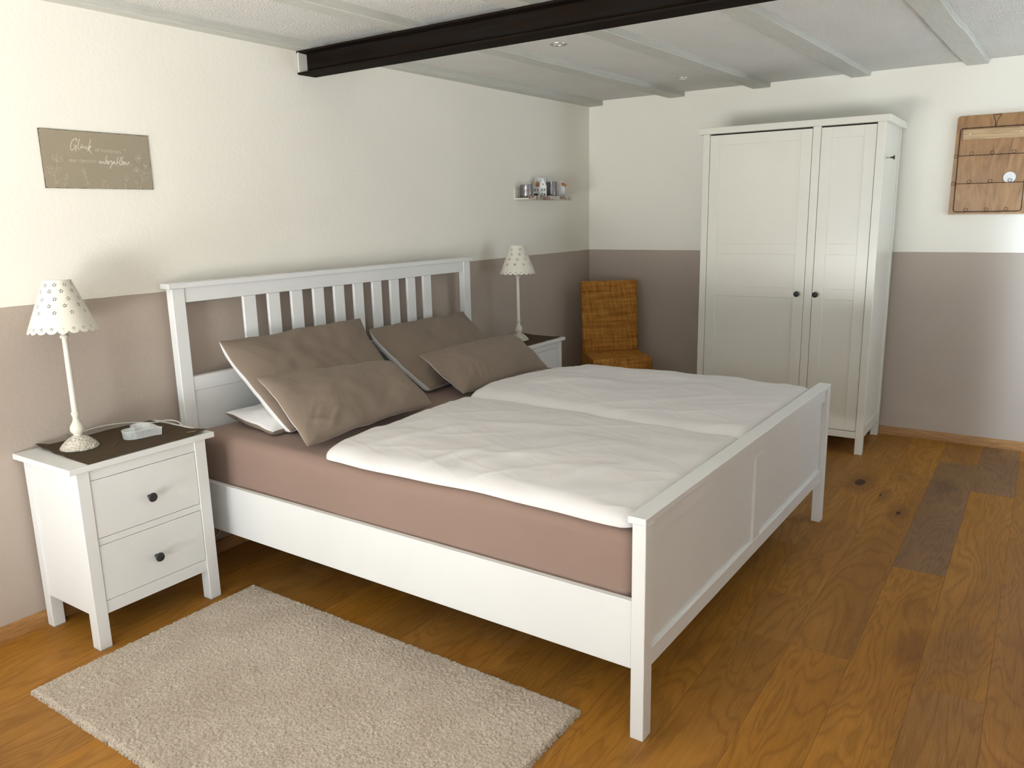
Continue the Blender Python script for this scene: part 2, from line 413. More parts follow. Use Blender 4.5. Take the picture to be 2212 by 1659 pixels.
# ------------------------------------------------------------------ steel beam
root = empty('steel_beam', (0, 0, 2.089), R_(-.85))
prof = [(.718, 0), (.823, 0), (.823, .0085), (.779, .0105), (.7745, .016), (.7745, .085), (.779, .0905), (.823, .0925), (.823, .101), (.718, .101), (.718, .0925), (.762, .0905), (.7665, .085), (.7665, .016), (.762, .0105), (.718, .0085)]
bm = bmesh.new(); n = 60; rr = []
for i in range(n + 1):
    x = -.01 + 4.02 * i / n
    rr.append([bm.verts.new((x, y, z)) for y, z in prof])
for a, b in zip(rr, rr[1:]):
    for j in range(16): bm.faces.new((a[j], a[(j + 1) % 16], b[(j + 1) % 16], b[j]))
bm.faces.new(rr[0]); bm.faces.new(rr[-1][::-1]); bmesh.ops.recalc_face_normals(bm, faces=bm.faces)
me_o = obj('steel_profile', bm, STEEL, root, angle=25)
tag(root, 'black raw steel I-beam crossing the room under the white ceiling joists', 'steel beam')
# white plaster filled in around the beam end in the wall
bm = box(.0005, .006, .713, .7665, .0085, .096, .002); bm2 = obj('plaster_filling', bm, plain('white_filler', (.66, .645, .60), .8), root)

# ------------------------------------------------------------------ recessed ceiling lights
CHROME = plain('satin_nickel', (.50, .48, .45), .35, metal=.9, bs=0)
LENS = plain('frosted_lens', (.62, .60, .56), .3, bs=0)
def spot(x, y, z, r, label):
    t = empty('recessed_light', (x, y, z)); tag(t, label, 'ceiling light', 'recessed spotlights in the ceiling')
    bm = lathe([(r * .70, .002), (r * .74, -.003), (r * .96, -.0045), (r, -.002), (r, .004)], 40, cap=False)
    obj('trim_ring', bm, CHROME, t)
    bm = lathe([(.002, -.0015), (r * .4, -.0014), (r * .72, -.0010), (r * .72, .002), (.002, .002)], 32); obj('lens', bm, LENS, t)
spot(.905, 1.535, 2.2318, .040, 'small round recessed spotlight just behind the black steel beam')
spot(.962, 2.944, 2.2425, .040, 'small round recessed spotlight between joists near the far wall')

# ------------------------------------------------------------------ bed
BX, BY, BA = 0.0, -0.0981, -0.0178
cb, sb = math.cos(BA), math.sin(BA)
def BW(u, v, z): return (BX + cb * u - sb * v, BY + sb * u + cb * v, z)
bed = empty('double_bed', (BX, BY, 0), BA)
tag(bed, 'white wooden double bed with slatted headboard standing against the left wall', 'bed')
def bp(name, bm, mat=WHITE, parent=None, **k): return obj(name, bm, mat, parent or bed, **k)
bp('headboard_cap', box(.023, .085, 0, 1.957, 1.181, 1.2023, .0015), WHITE_H)
bp('headboard_post', box(.036, .075, .017, .073, .006, 1.181, .002)); bp('headboard_post', box(.036, .075, 1.880, 1.939, .006, 1.181, .002))
bp('headboard_rail', box(.044, .070, .073, 1.880, 1.122, 1.181), WHITE_H)
bp('headboard_rail', box(.044, .072, .073, 1.880, .757, .817), WHITE_H)
bp('headboard_panel', box(.048, .068, .073, 1.880, .26, .757), WHITE_H)
for k in range(10): bp('headboard_slat', box(.050, .065, .354 + .1307 * k, .354 + .1307 * k + .066, .817, 1.122, .0025))
for a, b in ((0.0, .022), (1.918, 1.940)): bp('side_rail', box(.075, 2.102, a, b, .213, .414, .002), WHITE_X)
for a, b in ((0.0, .050), (1.890, 1.940)):
    l = bp('leg', box(2.102, 2.142, a, b, 0, .637, .0015))
bp('footboard_cap', box(2.0886, 2.142, -.001, 1.941, .637, .657, .0018), WHITE_H)
bp('footboard_rail', box(2.106, 2.133, .050, 1.890, .200, .255), WHITE_H)
bp('footboard_rail', box(2.106, 2.133, .050, 1.890, .582, .637), WHITE_H)
bp('footboard_panel', box(2.110, 2.122, .050, 1.890, .255, .582, 0), WHITE_H)
bp('footboard_stile', box(2.108, 2.133, .930, 1.002, .255, .582))
bm = bmesh.new()
box(.10, 2.09, .96, .99, .20, .27, .002, bm)
for k in range(15): box(.10 + .133 * k, .17 + .133 * k, .026, 1.914, .272, .290, .002, bm)
bp('slatted_base', bm, WHITE_H)

# mattress: rounded body with fitted sheet
def soft_box(u0, u1, v0, v1, z0, z1, rad, nu, nv, disp):
    """closed soft box from a superellipse-like wrap; returns V,F"""
    prof = [(0, 0)]
    # cross-section rows from the underside centre, up the side, to the top centre as inset/height pairs
    rows = [(.30, z0), (.02, z0), (.004, z0 + .01), (0, z0 + .03)]
    for k in range(1, 9): rows.append((0, z0 + .03 + (z1 - rad - z0 - .03) * k / 8))
    for k in range(1, 9):
        a = k / 8 * math.pi / 2; rows.append((rad * (1 - math.cos(a)), z1 - rad + rad * math.sin(a)))
    V = []; per = []
    for s, L in (((1, 0), nu), ((0, 1), nv), ((-1, 0), nu), ((0, -1), nv)): per.append((s, L))
    def outline(ins):
        a0, a1, b0, b1 = u0 + ins, u1 - ins, v0 + ins, v1 - ins; r = .035; P = []
        c = [(a1 - r, b0 + r, -90), (a1 - r, b1 - r, 0), (a0 + r, b1 - r, 90), (a0 + r, b0 + r, 180)]
        seg = [nv, nu, nv, nu]
        for q in range(4):
            cx, cy, a = c[q]
            for k in range(6): t = R_(a + 90 * k / 6); P.append((cx + r * math.cos(t), cy + r * math.sin(t)))
            nx, ny, na = c[(q + 1) % 4]; t = R_(a + 90)
            p0 = (cx + r * math.cos(t), cy + r * math.sin(t)); p1 = (nx + r * math.cos(t), ny + r * math.sin(t))
            for k in range(seg[q]): P.append((p0[0] + (p1[0] - p0[0]) * k / seg[q], p0[1] + (p1[1] - p0[1]) * k / seg[q]))
        return P
    rings = []
    for ins, z in rows: rings.append([(x, y, z) for x, y in outline(ins)])
    for k in range(1, 7): rings.append([(x, y, z1) for x, y in outline(rad + .12 * k)])
    n = len(rings[0]); F = []
    V = [p for r in rings for p in r]
    for i in range(len(rings) - 1):
        for j in range(n): F.append((i * n + j, i * n + (j + 1) % n, (i + 1) * n + (j + 1) % n, (i + 1) * n + j))
    V = [disp(*p) for p in V]
    return V, F, n, len(rings)
def md(u, v, z):
    k = noise.noise(Vector((u * 2.2, v * 2.2, z * 3))) * .006
    s = 0
    if v < .2 and z > .33:   # near side: gathered folds towards the foot corner
        s = .0035 * noise.noise(Vector((u * 9 + z * 5, z * 4, 1.7)))
        f = max(0, 1 - abs(u - 1.98) / .14) * max(0, 1 - abs(z - .50 - (u - 1.98) * .35) / .03); s -= .010 * f * f
    zz = z + (k if z > .5 else 0)
    return BW(u, v + k + s, zz)
V, F, n, m = soft_box(.085, 2.088, .028, 1.912, .291, .603, .045, 60, 60, md)
bm = bmesh.new(); vv = [bm.verts.new(p) for p in V]
for f in F: bm.faces.new([vv[i] for i in f])
bm.faces.new(vv[(m - 1) * n:m * n]); bm.faces.new(vv[0:n][::-1])
bmesh.ops.recalc_face_normals(bm, faces=bm.faces)
mat_o = empty('mattress', BW(1.08, .97, .291)); part('fitted_sheet', bm, SHEET, mat_o, angle=80)
tag(mat_o, 'thick mattress under a dusky brown fitted sheet lying in the white bed', 'mattress')

# duvets ------------------------------------------------------------------------------------
def seg_gauss(u, v, a, b, wd):
    ax, ay = a; bx, by = b; dx, dy = bx - ax, by - ay; L2 = dx * dx + dy * dy
    t = np.clip(((u - ax) * dx + (v - ay) * dy) / L2, 0, 1); d = np.hypot(u - ax - t * dx, v - ay - t * dy)
    return np.exp(-(d / wd) ** 2) * np.sin(np.pi * np.clip(t, .03, .97)) ** .5
def nz(u, v, su, sv, seed, oct=3):
    out = np.zeros(u.shape); f = 1; a = 1
    flat_u, flat_v = u.ravel(), v.ravel()
    for o in range(oct):
        out += a * np.array([noise.noise(Vector((x * su * f, y * sv * f, seed + 9.1 * o))) for x, y in zip(flat_u, flat_v)]).reshape(u.shape); f *= 2.1; a *= .5
    return out
def duvet(name, head, v0f, v1f, ufoot, zb, th, seed, label, folds, lift):
    nu, nv = 230, 150
    s, t = np.meshgrid(np.linspace(0, 1, nu), np.linspace(0, 1, nv), indexing='ij')
    # denser rows at the edges
    s = .5 - .5 * np.cos(np.pi * s) * (.6 + .4 * np.abs(np.cos(np.pi * s)) ** .3); s = (s - s.min()) / (s.max() - s.min())
    t = .5 - .5 * np.cos(np.pi * t) * (.6 + .4 * np.abs(np.cos(np.pi * t)) ** .3); t = (t - t.min()) / (t.max() - t.min())
    uh = np.interp(t, [h[0] for h in head], [h[1] for h in head])
    U = uh + (ufoot - uh) * s
    V0 = v0f(U); V1 = v1f(U); Vv = V0 + (V1 - V0) * t
    L = ufoot - uh; W = V1 - V0
    du = np.minimum(s * L, (1 - s) * L); dv = np.minimum(t, 1 - t) * W
    e = lambda d, r: np.sqrt(np.clip(1 - (1 - np.clip(d / r, 0, 1)) ** 2, 0, 1))
    prof = e(du, .055) * e(dv, .062)
    rc = .038; aa = np.clip((rc - du) / rc, 0, 1); bb = np.clip((rc - dv) / rc, 0, 1)      # rounded corners
    U = U + np.where(s < .5, 1, -1) * rc * (aa - aa * np.sqrt(1 - bb ** 2 / 2)); Vv = Vv + np.where(t < .5, 1, -1) * rc * (bb - bb * np.sqrt(1 - aa ** 2 / 2))
    puff = .75 + .25 * np.clip(dv / .22, 0, 1) * np.clip(du / .25, 0, 1)
    wr = nz(U, Vv, 1.5, 2.1, seed, 3) * .020
    rid = 1 - np.abs(nz(U * .8 + Vv * .6, Vv * .8 - U * .6, 1.8, 5.0, seed + 3, 2)) * 2.2
    wr2 = np.clip(rid, 0, 1) ** 3 * .0032
    rid = 1 - np.abs(nz(U * .95 - Vv * .3, Vv * .95 + U * .3, 1.3, 10, seed + 5, 2)) * 2.4
    wr3 = np.clip(rid, 0, 1) ** 4 * .0012
    Zt = zb + (th * puff + wr + wr2 + wr3) * prof + lift(U, Vv) * prof
    for a, b, wd, h in folds: Zt = Zt + h * seg_gauss(U, Vv, a, b, wd) * prof
    Zb = zb - .004 - .006 * prof
    out = .012 * prof  # pushes the seam out a touch
    X, Y = BX + cb * U - sb * Vv, BY + sb * U + cb * Vv
    top = np.stack([X, Y, Zt], -1).reshape(-1, 3); bot = np.stack([X, Y, Zb], -1).reshape(-1, 3)
    i = np.arange(nu * nv).reshape(nu, nv)
    Ft = np.stack([i[:-1, :-1], i[1:, :-1], i[1:, 1:], i[:-1, 1:]], -1).reshape(-1, 4)
    Fb = Ft[:, ::-1] + nu * nv
    ring = np.concatenate([i[:, 0], i[-1, 1:], i[-2::-1, -1], i[0, -2:0:-1]]); nx = np.roll(ring, -1)
    Fs = np.stack([ring, ring + nu * nv, nx + nu * nv, nx], -1)
    VV = np.concatenate([top, bot]); FF = np.concatenate([Ft, Fb, Fs])
    loc = VV.mean(0); loc[2] = VV[:, 2].min()
    me = raw_mesh(name, VV - loc, FF)
    o = fin(name, me, LINEN_W, None, angle=75); o.location = loc
    tag(o, label, 'duvet', 'white duvets on the double bed'); return o
wob = lambda a, s, am: am * np.sin(a * s) + am * .6 * np.sin(a * s * 2.3 + 1)
duvet('duvet', [(0, .872), (.10, .852), (.5, .83), (.85, .795), (1, .80)],
      lambda u: .030 + .006 * np.sin(u * 5) + wob(u, 9, .004), lambda u: .952 + wob(u, 6, .008), 2.086, .6125, .045, 2.0,
      'white duvet lying nearer the camera, over the brown mattress side',
      [((1.0, .12), (1.25, .55), .03, .006), ((1.45, .15), (1.75, .6), .035, .007), ((1.15, .5), (1.6, .72), .03, .006), ((1.75, .1), (1.95, .5), .03, .006), ((1.3, .06), (1.42, .3), .022, .007)],
      lambda u, v: .018 * np.exp(-((v - .62) / .26) ** 2) * np.exp(-((u - 1.0) / .45) ** 2))
duvet('duvet', [(0, .80), (.25, .79), (.6, .86), (1, .90)],
      lambda u: .958 + wob(u, 6, .008), lambda u: 1.875 + wob(u, 5, .008), 2.086, .6125, .057, 11.0,
      'white duvet on the far half of the bed, in front of the wardrobe',
      [((1.0, 1.2), (1.5, 1.45), .035, .006), ((1.5, 1.1), (1.9, 1.5), .03, .006), ((1.2, 1.6), (1.7, 1.7), .04, .006)],
      lambda u, v: .022 * np.exp(-((v - 1.45) / .30) ** 2) * np.exp(-((u - 1.0) / .5) ** 2))

# pillows -----------------------------------------------------------------------------------
def pillow(corners, th, seed, label, group, bow=0.0, pull=.06, back=1, creases=(), wr_amp=.006, name='pillow', sag=0.0, bk=.8, brd=.17):
    """corners tl,tr,br,bl in bed coordinates; front side faces the foot of the bed"""
    tl, tr, br, bl = [np.array(BW(*c)) for c in corners]
    n_ = 110; m_ = 80
    u, v = np.meshgrid(np.sin(np.linspace(-1, 1, n_) * np.pi / 2), np.sin(np.linspace(-1, 1, m_) * np.pi / 2), indexing='ij')
    us = u * (1 - pull * (1 - v ** 2) * 1.0); vs = v * (1 - pull * 1.3 * (1 - u ** 2))
    a = (us + 1) / 2; b = (vs + 1) / 2
    P = (tl * ((1 - a) * (1 - b))[..., None] + tr * (a * (1 - b))[..., None] + br * (a * b)[..., None] + bl * ((1 - a) * b)[..., None])
    nrm = np.cross(bl - tl, tr - tl); nrm = nrm / np.linalg.norm(nrm)
    W = np.linalg.norm(tr - tl); H = np.linalg.norm(bl - tl)
    ee = lambda d, r: np.sqrt(np.clip(1 - (1 - np.clip(d / r, 0, 1)) ** 2, 0, 1))
    T = th * ee((1 - np.abs(u)) * W / 2, min(.19, W / 2)) * ee((1 - np.abs(v)) * H / 2, min(.17, H / 2))
    T = T * (.82 + .18 * (1 - u ** 2) * (1 - v ** 2))
    TB = th * bk * ee((1 - np.abs(u)) * W / 2, brd) * ee((1 - np.abs(v)) * H / 2, brd)
    A = u * W / 2; B = v * H / 2
    edge = np.clip(1 - np.maximum(np.abs(u), np.abs(v)) ** 3, 0, 1)
    def wr(sd):
        w1 = nz(A, B, 3.0, 4.5, sd, 3) * wr_amp * 1.6
        out = w1
        for sx in (-1, 1):       # creases running out of the corners
            for sy in (-1, 1):
                dx = A - sx * W / 2; dy = B - sy * H / 2; r = np.hypot(dx, dy) + 1e-6; ang = np.arctan2(dy, dx)
                q = np.array([noise.noise(Vector((math.cos(g) * 5.5, math.sin(g) * 5.5, sd + sx * 3 + sy * 7))) for g in ang.ravel()]).reshape(ang.shape)
                out = out + np.clip(1 - np.abs(q) * 3.5, 0, 1) * wr_amp * 1.2 * np.exp(-(r / .16) ** 2) * np.clip(r / .04, 0, 1)
        for g in (-1, 1):        # puckers along the seams
            q = np.sin(A * 75 + 3 * np.sin(A * 23 + sd)) * np.exp(-((B - g * H / 2) / .05) ** 2) * wr_amp * .25
            out = out + q + np.sin(B * 80 + 3 * np.sin(B * 19 + sd)) * np.exp(-((A - g * W / 2) / .055) ** 2) * wr_amp * .45
        return out * edge
    Bend = (bow * (1 - u ** 2) + sag * (1 - v ** 2))[..., None] * nrm
    # seam waves a little out of plane
    seam = (nz(A, B, 6, 6, seed + 20, 2) * .012)[..., None] * nrm
    fr = P + Bend + seam + (T + wr(seed))[..., None] * nrm
    cr = 0
    for (c0, c1, wd, h) in creases: fr = fr + (h * seg_gauss(A / (W / 2), B / (H / 2), c0, c1, wd) * edge)[..., None] * nrm
    bk = P + Bend + seam - (TB + wr(seed + 31))[..., None] * nrm
    nn = n_ * m_; i = np.arange(nn).reshape(n_, m_)
    Ft = np.stack([i[:-1, :-1], i[1:, :-1], i[1:, 1:], i[:-1, 1:]], -1).reshape(-1, 4)
    # weld rim: back uses front rim vertices
    VV = np.concatenate([fr.reshape(-1, 3), bk.reshape(-1, 3)])
    mp = np.arange(2 * nn); rim = np.zeros((n_, m_), bool); rim[0] = rim[-1] = True; rim[:, 0] = rim[:, -1] = True
    mp[(i + nn)[rim]] = i[rim]
    Fb = mp[Ft[:, ::-1] + nn]
    FF = np.concatenate([Ft, Fb])
    loc = VV[:nn].mean(0); loc[2] = VV[:, 2].min()
    root = tag(empty(name, loc), label, 'pillow', group)
    me = raw_mesh('pillowcase', VV - loc, FF)
    o = fin('pillowcase', me, [TAUPE, BACK_W], root, angle=85)
    mi = np.zeros(len(me.polygons), np.int32); mi[len(Ft):] = back
    if back == 2: mi[:] = 0; mi[:len(Ft)] = 1
    me.polygons.foreach_set('material_index', mi)
    return root
G80 = 'pillows along the headboard'
pillow([(.15, .150, .655), (.14, .93, .645), (.47, .90, .632), (.50, .115, .632)], .036, 5, 'flat pillow showing its white side, half hidden under the others', G80, back=2, pull=.03, bk=.95, brd=.05)
pillow([(.125, .175, .957), (.112, .99, .950), (.50, .93, .650), (.545, .165, .632)], .050, 1, 'big taupe pillow with white reverse propped up against the left headboard slats', G80, pull=.03, wr_amp=.006, sag=-.030, bk=1.0, brd=.055,
       creases=[((-.95, .1), (-.55, .45), .05, -.010), ((-.9, .3), (-.5, .55), .05, .009), ((-.95, .75), (-.4, .6), .05, -.010)])
pillow([(.425, .115, .842), (.425, .875, .786), (.765, .76, .644), (.785, .040, .636)], .066, 2, 'oblong taupe pillow leaning forward at the front left of the bed', G80, pull=.03, bk=.45,
       creases=[((-.95, .8), (-.7, .35), .05, -.012), ((-.7, .95), (-.45, .5), .05, .010), ((-.9, .5), (-.6, .8), .05, .010), ((.1, .9), (.5, .2), .09, -.006)])
pillow([(.125, 1.035, .893), (.10, 1.83, .895), (.50, 1.80, .650), (.53, 1.02, .635)], .055, 3, 'big taupe pillow with white reverse behind, at the right end of the headboard', G80, pull=.03, sag=-.03, bk=1.0, brd=.055,
       creases=[((-.9, .4), (-.5, .15), .05, -.012), ((-.9, .6), (-.45, .4), .05, .010)])
pillow([(.430, 1.055, .780), (.44, 1.84, .782), (.745, 1.725, .642), (.755, .985, .640)], .074, 4, 'oblong taupe pillow in front, beside the far nightstand', G80, pull=.03, bk=.45,
       creases=[((-.6, .95), (-.55, .3), .05, -.010), ((-.4, .95), (-.38, .35), .04, .008), ((-.2, .95), (-.2, .5), .04, -.007)])

# ------------------------------------------------------------------ nightstands
FOOT = plain('grey_felt_pad', (.35, .34, .33), .9)
def knob(name, x, y, z, parent, ax='x', s=1.0):
    prof = [(.0065, 0), (.0055, .004), (.005, .012), (.008, .017), (.0155, .021), (.0168, .025), (.0150, .029), (.008, .0315), (.001, .0322)]
    bm = lathe([(r * s, h * s) for r, h in prof], 28)
    rot = Matrix.Rotation(R_(90), 4, 'Y') if ax == 'x' else Matrix.Rotation(R_(90), 4, 'X')
    bmesh.ops.transform(bm, matrix=rot, verts=bm.verts); bmesh.ops.translate(bm, vec=(x, y, z), verts=bm.verts)
    return obj(name, bm, BLACK, parent, angle=40)
def nightstand(loc):
    t = empty('nightstand', loc)
    obj('top', box(0, .379, 0, .545, .640, .660, .0015), WHITE_H, t)
    for y0, y1 in ((.024, .067), (.463, .509)):
        for x0, x1 in ((.018, .058), (.325, .371)):
            l = obj('leg', box(x0, x1, y0, y1, .003, .640, .0015), WHITE, t)
            obj('foot_pad', box(x0 + .001, x1 - .001, y0 + .001, y1 - .001, 0, .003, 0), FOOT, l)
    for y0, y1 in ((.029, .042), (.491, .504)): obj('side_panel', box(.056, .327, y0, y1, .124, .640, .001), WHITE, t)
    obj('front_rail', box(.345, .3665, .067, .463, .602, .640, .0008), WHITE_H, t)
    obj('front_rail', box(.345, .3665, .067, .463, .371, .395, .0008), WHITE_H, t)
    obj('front_rail', box(.345, .3665, .067, .463, .123, .1685, .0008), WHITE_H, t)
    obj('back_panel', box(.022, .030, .042, .491, .124, .640, 0), WHITE, t)
    for z0, z1, zk in ((.3968, .6003, .4885), (.1702, .3692, .2615)):
        d = obj('drawer', box(.343, .3675, .0687, .4613, z0, z1, .0012), WHITE_H, t)
        knob('knob', .3675, .2655, zk, d)
    return t
ns = nightstand((.0016, -.713, 0))
tag(ns, 'white two-drawer nightstand at the left, between the rug corner and the bed', 'nightstand', 'nightstands beside the bed')
ns2 = ns.copy(); COL.objects.link(ns2); ns2.location = (.014, 1.922, 0); ns2['label'] = 'white two-drawer nightstand beyond the bed, beside the rattan chair'
for ch in list(ns.children):
    c = ch.copy(); COL.objects.link(c); c.parent = ns2
    for g in ch.children:
        d = g.copy(); COL.objects.link(d); d.parent = c

# felt runners on the nightstands
def runner(cn, z, label, seed, tagpos=None):
    nu, nv = 50, 60; a, b = np.meshgrid(np.linspace(0, 1, nu), np.linspace(0, 1, nv), indexing='ij')
    c = [np.array(q) for q in cn]
    P = c[0] * ((1 - a) * (1 - b))[..., None] + c[1] * (a * (1 - b))[..., None] + c[2] * (a * b)[..., None] + c[3] * ((1 - a) * b)[..., None]
    e = np.minimum(np.minimum(a, 1 - a) * .38, np.minimum(b, 1 - b) * .45)
    wv = np.clip(nz(P[..., 0], P[..., 1], 7, 7, seed, 2), 0, 1) * .010 * np.clip(1 - e / .05, 0, 1)
    wv += np.exp(-((a - .0) ** 2 + (b - .0) ** 2) / .006) * .006 + np.exp(-((a - 1) ** 2 + (b - 1) ** 2) / .01) * .005
    Z = z + .0005 + wv
    top = np.stack([P[..., 0], P[..., 1], Z + .0022], -1).reshape(-1, 3); bot = np.stack([P[..., 0], P[..., 1], Z], -1).reshape(-1, 3)
    i = np.arange(nu * nv).reshape(nu, nv); Ft = np.stack([i[:-1, :-1], i[1:, :-1], i[1:, 1:], i[:-1, 1:]], -1).reshape(-1, 4)
    ring = np.concatenate([i[:, 0], i[-1, 1:], i[-2::-1, -1], i[0, -2:0:-1]]); nx = np.roll(ring, -1); k = nu * nv
    Fs = np.stack([ring, ring + k, nx + k, nx], -1)
    VV = np.concatenate([top, bot]); FF = np.concatenate([Ft, Ft[:, ::-1] + k, Fs])
    loc = np.array([VV[:, 0].mean(), VV[:, 1].mean(), z]); me = raw_mesh('table_mat', VV - loc, FF)
    o = fin('table_mat', me, FELT, None, angle=50); o.location = loc
    tag(o, label, 'table mat', 'dark felt mats on the nightstands')
    if tagpos:
        x, y = tagpos; bm = box(-.006, .006, -.020, .020, 0, .0012, .0003)
        bmesh.ops.rotate(bm, matrix=Matrix.Rotation(R_(-14), 3, 'Z'), verts=bm.verts)
        bmesh.ops.translate(bm, vec=(x - loc[0], y - loc[1], .0052), verts=bm.verts)
        obj('sewn_tag', bm, plain('tan_leather_tag', (.24, .17, .09), .6), o)
    return o
runner([(.006, -.634), (.372, -.645), (.365, -.187), (.006, -.199)], .660, 'dark brown felt mat under the left lamp and heart dish', 1, (.325, -.222))
runner([(.035, 1.965), (.372, 1.955), (.376, 2.440), (.045, 2.446)], .660, 'dark brown felt mat under the far lamp', 4)

# ------------------------------------------------------------------ lamps
LAMPW = plain('antique_white_metal', (.70, .665, .575), .42, bscale=40, bs=.12, bd=.001)
def emb_mat():
    n = N('antique_white_embossed'); v = n.add('ShaderNodeTexVoronoi', feature='SMOOTH_F1'); n.l.new(n.coord((1, 1, 1.4)), v.inputs['Vector']); v.inputs['Scale'].default_value = 125
    g = n.noise(n.coord(), 120, 2)
    h = n.math('ADD', v.outputs['Distance'], n.math('MULTIPLY', g, .3)); n.bump(h, .9, .006)
    return n.out(n.ramp(h, [(.25, (.74, .71, .64)), (.75, (.52, .47, .39))]), .5)
EMB = emb_mat()
BULB = plain('opal_bulb', (.85, .84, .80), .25, bs=0)
CORDM = plain('white_plastic_cord', (.78, .76, .71), .45, bs=0)
DARK_IN = plain('darkened_shade_inside', (.16, .15, .13), .6, bs=0)  # inner face coloured dark so the punched holes look unlit inside
def lamp(loc, style, label, tilt=(0, 0)):
    t = empty('table_lamp', loc); tag(t, label, 'table lamp', 'white metal table lamps on the nightstands'); t.rotation_euler = (tilt[0], tilt[1], 0)
    b = lathe([(.058, .0), (.0625, .0015), (.0630, .005), (.0605, .009), (.055, .0165), (.046, .026), (.034, .036), (.022, .0435), (.014, .0475)], 72)
    obj('base', b, EMB, t)
    s = lathe([(.0125, .0465), (.0150, .0490), (.0145, .0515), (.019, .056), (.0228, .063), (.0238, .071), (.0222, .080), (.0170, .089), (.0125, .097), (.0105, .105), (.0098, .111),
               (.0120, .119), (.0138, .125), (.0138, .128), (.0112, .130), (.0112, .132), (.0103, .134), (.0092, .392), (.0135, .394), (.0152, .399), (.0135, .4045), (.0108, .4065), (.0098, .414), (.0100, .419), (.0128, .428), (.0128, .431), (.010, .432), (.010, .436)], 40)
    obj('stem', s, LAMPW, t, angle=30)
    obj('bulb_socket', lathe([(.0125, .4355), (.0125, .470), (.009, .472)], 24), LAMPW, t)
    obj('bulb', lathe([(.009, .471), (.010, .478), (.017, .492), (.0185, .503), (.015, .516), (.006, .527), (.001, .529)], 24), BULB, t)
    # shade: punched sheet metal cone with scalloped hem
    zt, zb, rt, rb = .592, .4285, .0432, .1065; NT, NZ, NS = 720, 190, 20
    th = np.linspace(0, 2 * np.pi, NT, endpoint=False); f = (th * NS / (2 * np.pi)) % 1.0
    dip = .0125 * np.sqrt(np.clip(1 - (2 * f - 1) ** 2, 0, 1))       # scallop depth below zb
    kk = np.linspace(0, 1, NZ)[:, None]
    Zg = zt + (zb - dip[None] - zt) * kk
    Rg = rt + (rb - rt) * (zt - Zg) / (zt - zb)
    Vx = np.stack([Rg * np.cos(th)[None], Rg * np.sin(th)[None], Zg], -1).reshape(-1, 3)
    i = np.arange(NZ * NT).reshape(NZ, NT); j = np.roll(i, -1, 1)
    F = np.stack([i[:-1], j[:-1], j[1:], i[1:]], -1)                 # (NZ-1,NT,4)
    ct = (th + np.pi / NT)[None] + 0 * Zg[:-1]; cz = (Zg[:-1] + Zg[1:]) / 2; crr = (Rg[:-1] + Rg[1:]) / 2
    slope = math.hypot(rb - rt, zt - zb) / (zt - zb)
    hole = np.zeros(ct.shape, bool)
    def local(t0, z0):
        d = (ct - t0 + np.pi) % (2 * np.pi) - np.pi; return d * crr, (cz - z0) * slope
    def flower(t0, z0, s=1.0):
        x, y = local(t0, z0)
        for q in range(5):
            a = math.pi / 2 + q * 2 * math.pi / 5; px, py = x - .0046 * s * math.cos(a), y - .0046 * s * math.sin(a)
            l = px * math.cos(a) + py * math.sin(a); w_ = -px * math.sin(a) + py * math.cos(a)
            hole[(l / .0022) ** 2 + (w_ / .0017) ** 2 < s * s] = True
    def sun(t0, z0):
        x, y = local(t0, z0); r = np.hypot(x, y); a = np.arctan2(y, x)
        hole[r < .0029] = True; hole[(np.abs(r - .0074) < .0010) & (np.sin(a * 9) > -.45)] = True
    if style == 'flower':
        for q, z0 in enumerate((.577, .556, .530, .508, .485)):
            for m_ in range(10): flower((m_ + (q % 2) * .5 + .17 * math.sin(q * 3)) * 2 * math.pi / 10, z0)
        for m_ in range(NS): flower((m_ + .5) * 2 * math.pi / NS, zb + .0035, .9)
    else:
        for q, (z0, cnt) in enumerate(((.568, 6), (.538, 8), (.509, 9), (.478, 10))):
            for m_ in range(cnt): sun((m_ + (q % 2) * .5) * 2 * math.pi / cnt + .4, z0)
        for m_ in range(NS):
            x, y = local((m_ + .5) * 2 * math.pi / NS, zb + .001); hole[(np.abs(x) < .0032 * np.clip((y + .005) / .006, 0, 1)) & (y > -.005) & (y < .0028)] = True
    ax = Vector((-.445, -.90, 0)) if style == 'flower' else Vector((-.83, -.55, 0))
    TL = Matrix.Translation((0, 0, .46)) @ Matrix.Rotation(R_(2.8 if style == 'flower' else 1.4), 4, ax) @ Matrix.Translation((0, 0, -.46))
    M3 = np.array(TL); Vx = Vx @ M3[:3, :3].T + M3[:3, 3]
    me = raw_mesh('lamp_shade', Vx, F[~hole].reshape(-1, 4))
    o = fin('lamp_shade', me, [DARK_IN, LAMPW], t, angle=60)
    so = o.modifiers.new('sheet', 'SOLIDIFY'); so.thickness = .0006; so.offset = 0; so.material_offset = 1; so.material_offset_rim = 1
    ring = tube([(rt * math.cos(a * math.pi / 24), rt * math.sin(a * math.pi / 24), zt) for a in range(48)], .0012, 6, closed=True)
    for a in (0, 2.094, 4.189): tube([(.012 * math.cos(a), .012 * math.sin(a), .462), (.5 * (.012 + rt) * math.cos(a), .5 * (.012 + rt) * math.sin(a), .535), (rt * math.cos(a), rt * math.sin(a), zt - .001)], .0010, 5, ring)
    bmesh.ops.transform(ring, matrix=TL, verts=ring.verts); obj('shade_carrier', ring, LAMPW, t)
    return t
l1 = lamp((.151, -.554, .6632), 'flower', 'white metal table lamp with flower-punched shade on the left nightstand')
l2 = lamp((.209, 2.198, .6632), 'sun', 'white metal table lamp with dot-and-ring punched shade on the far nightstand')
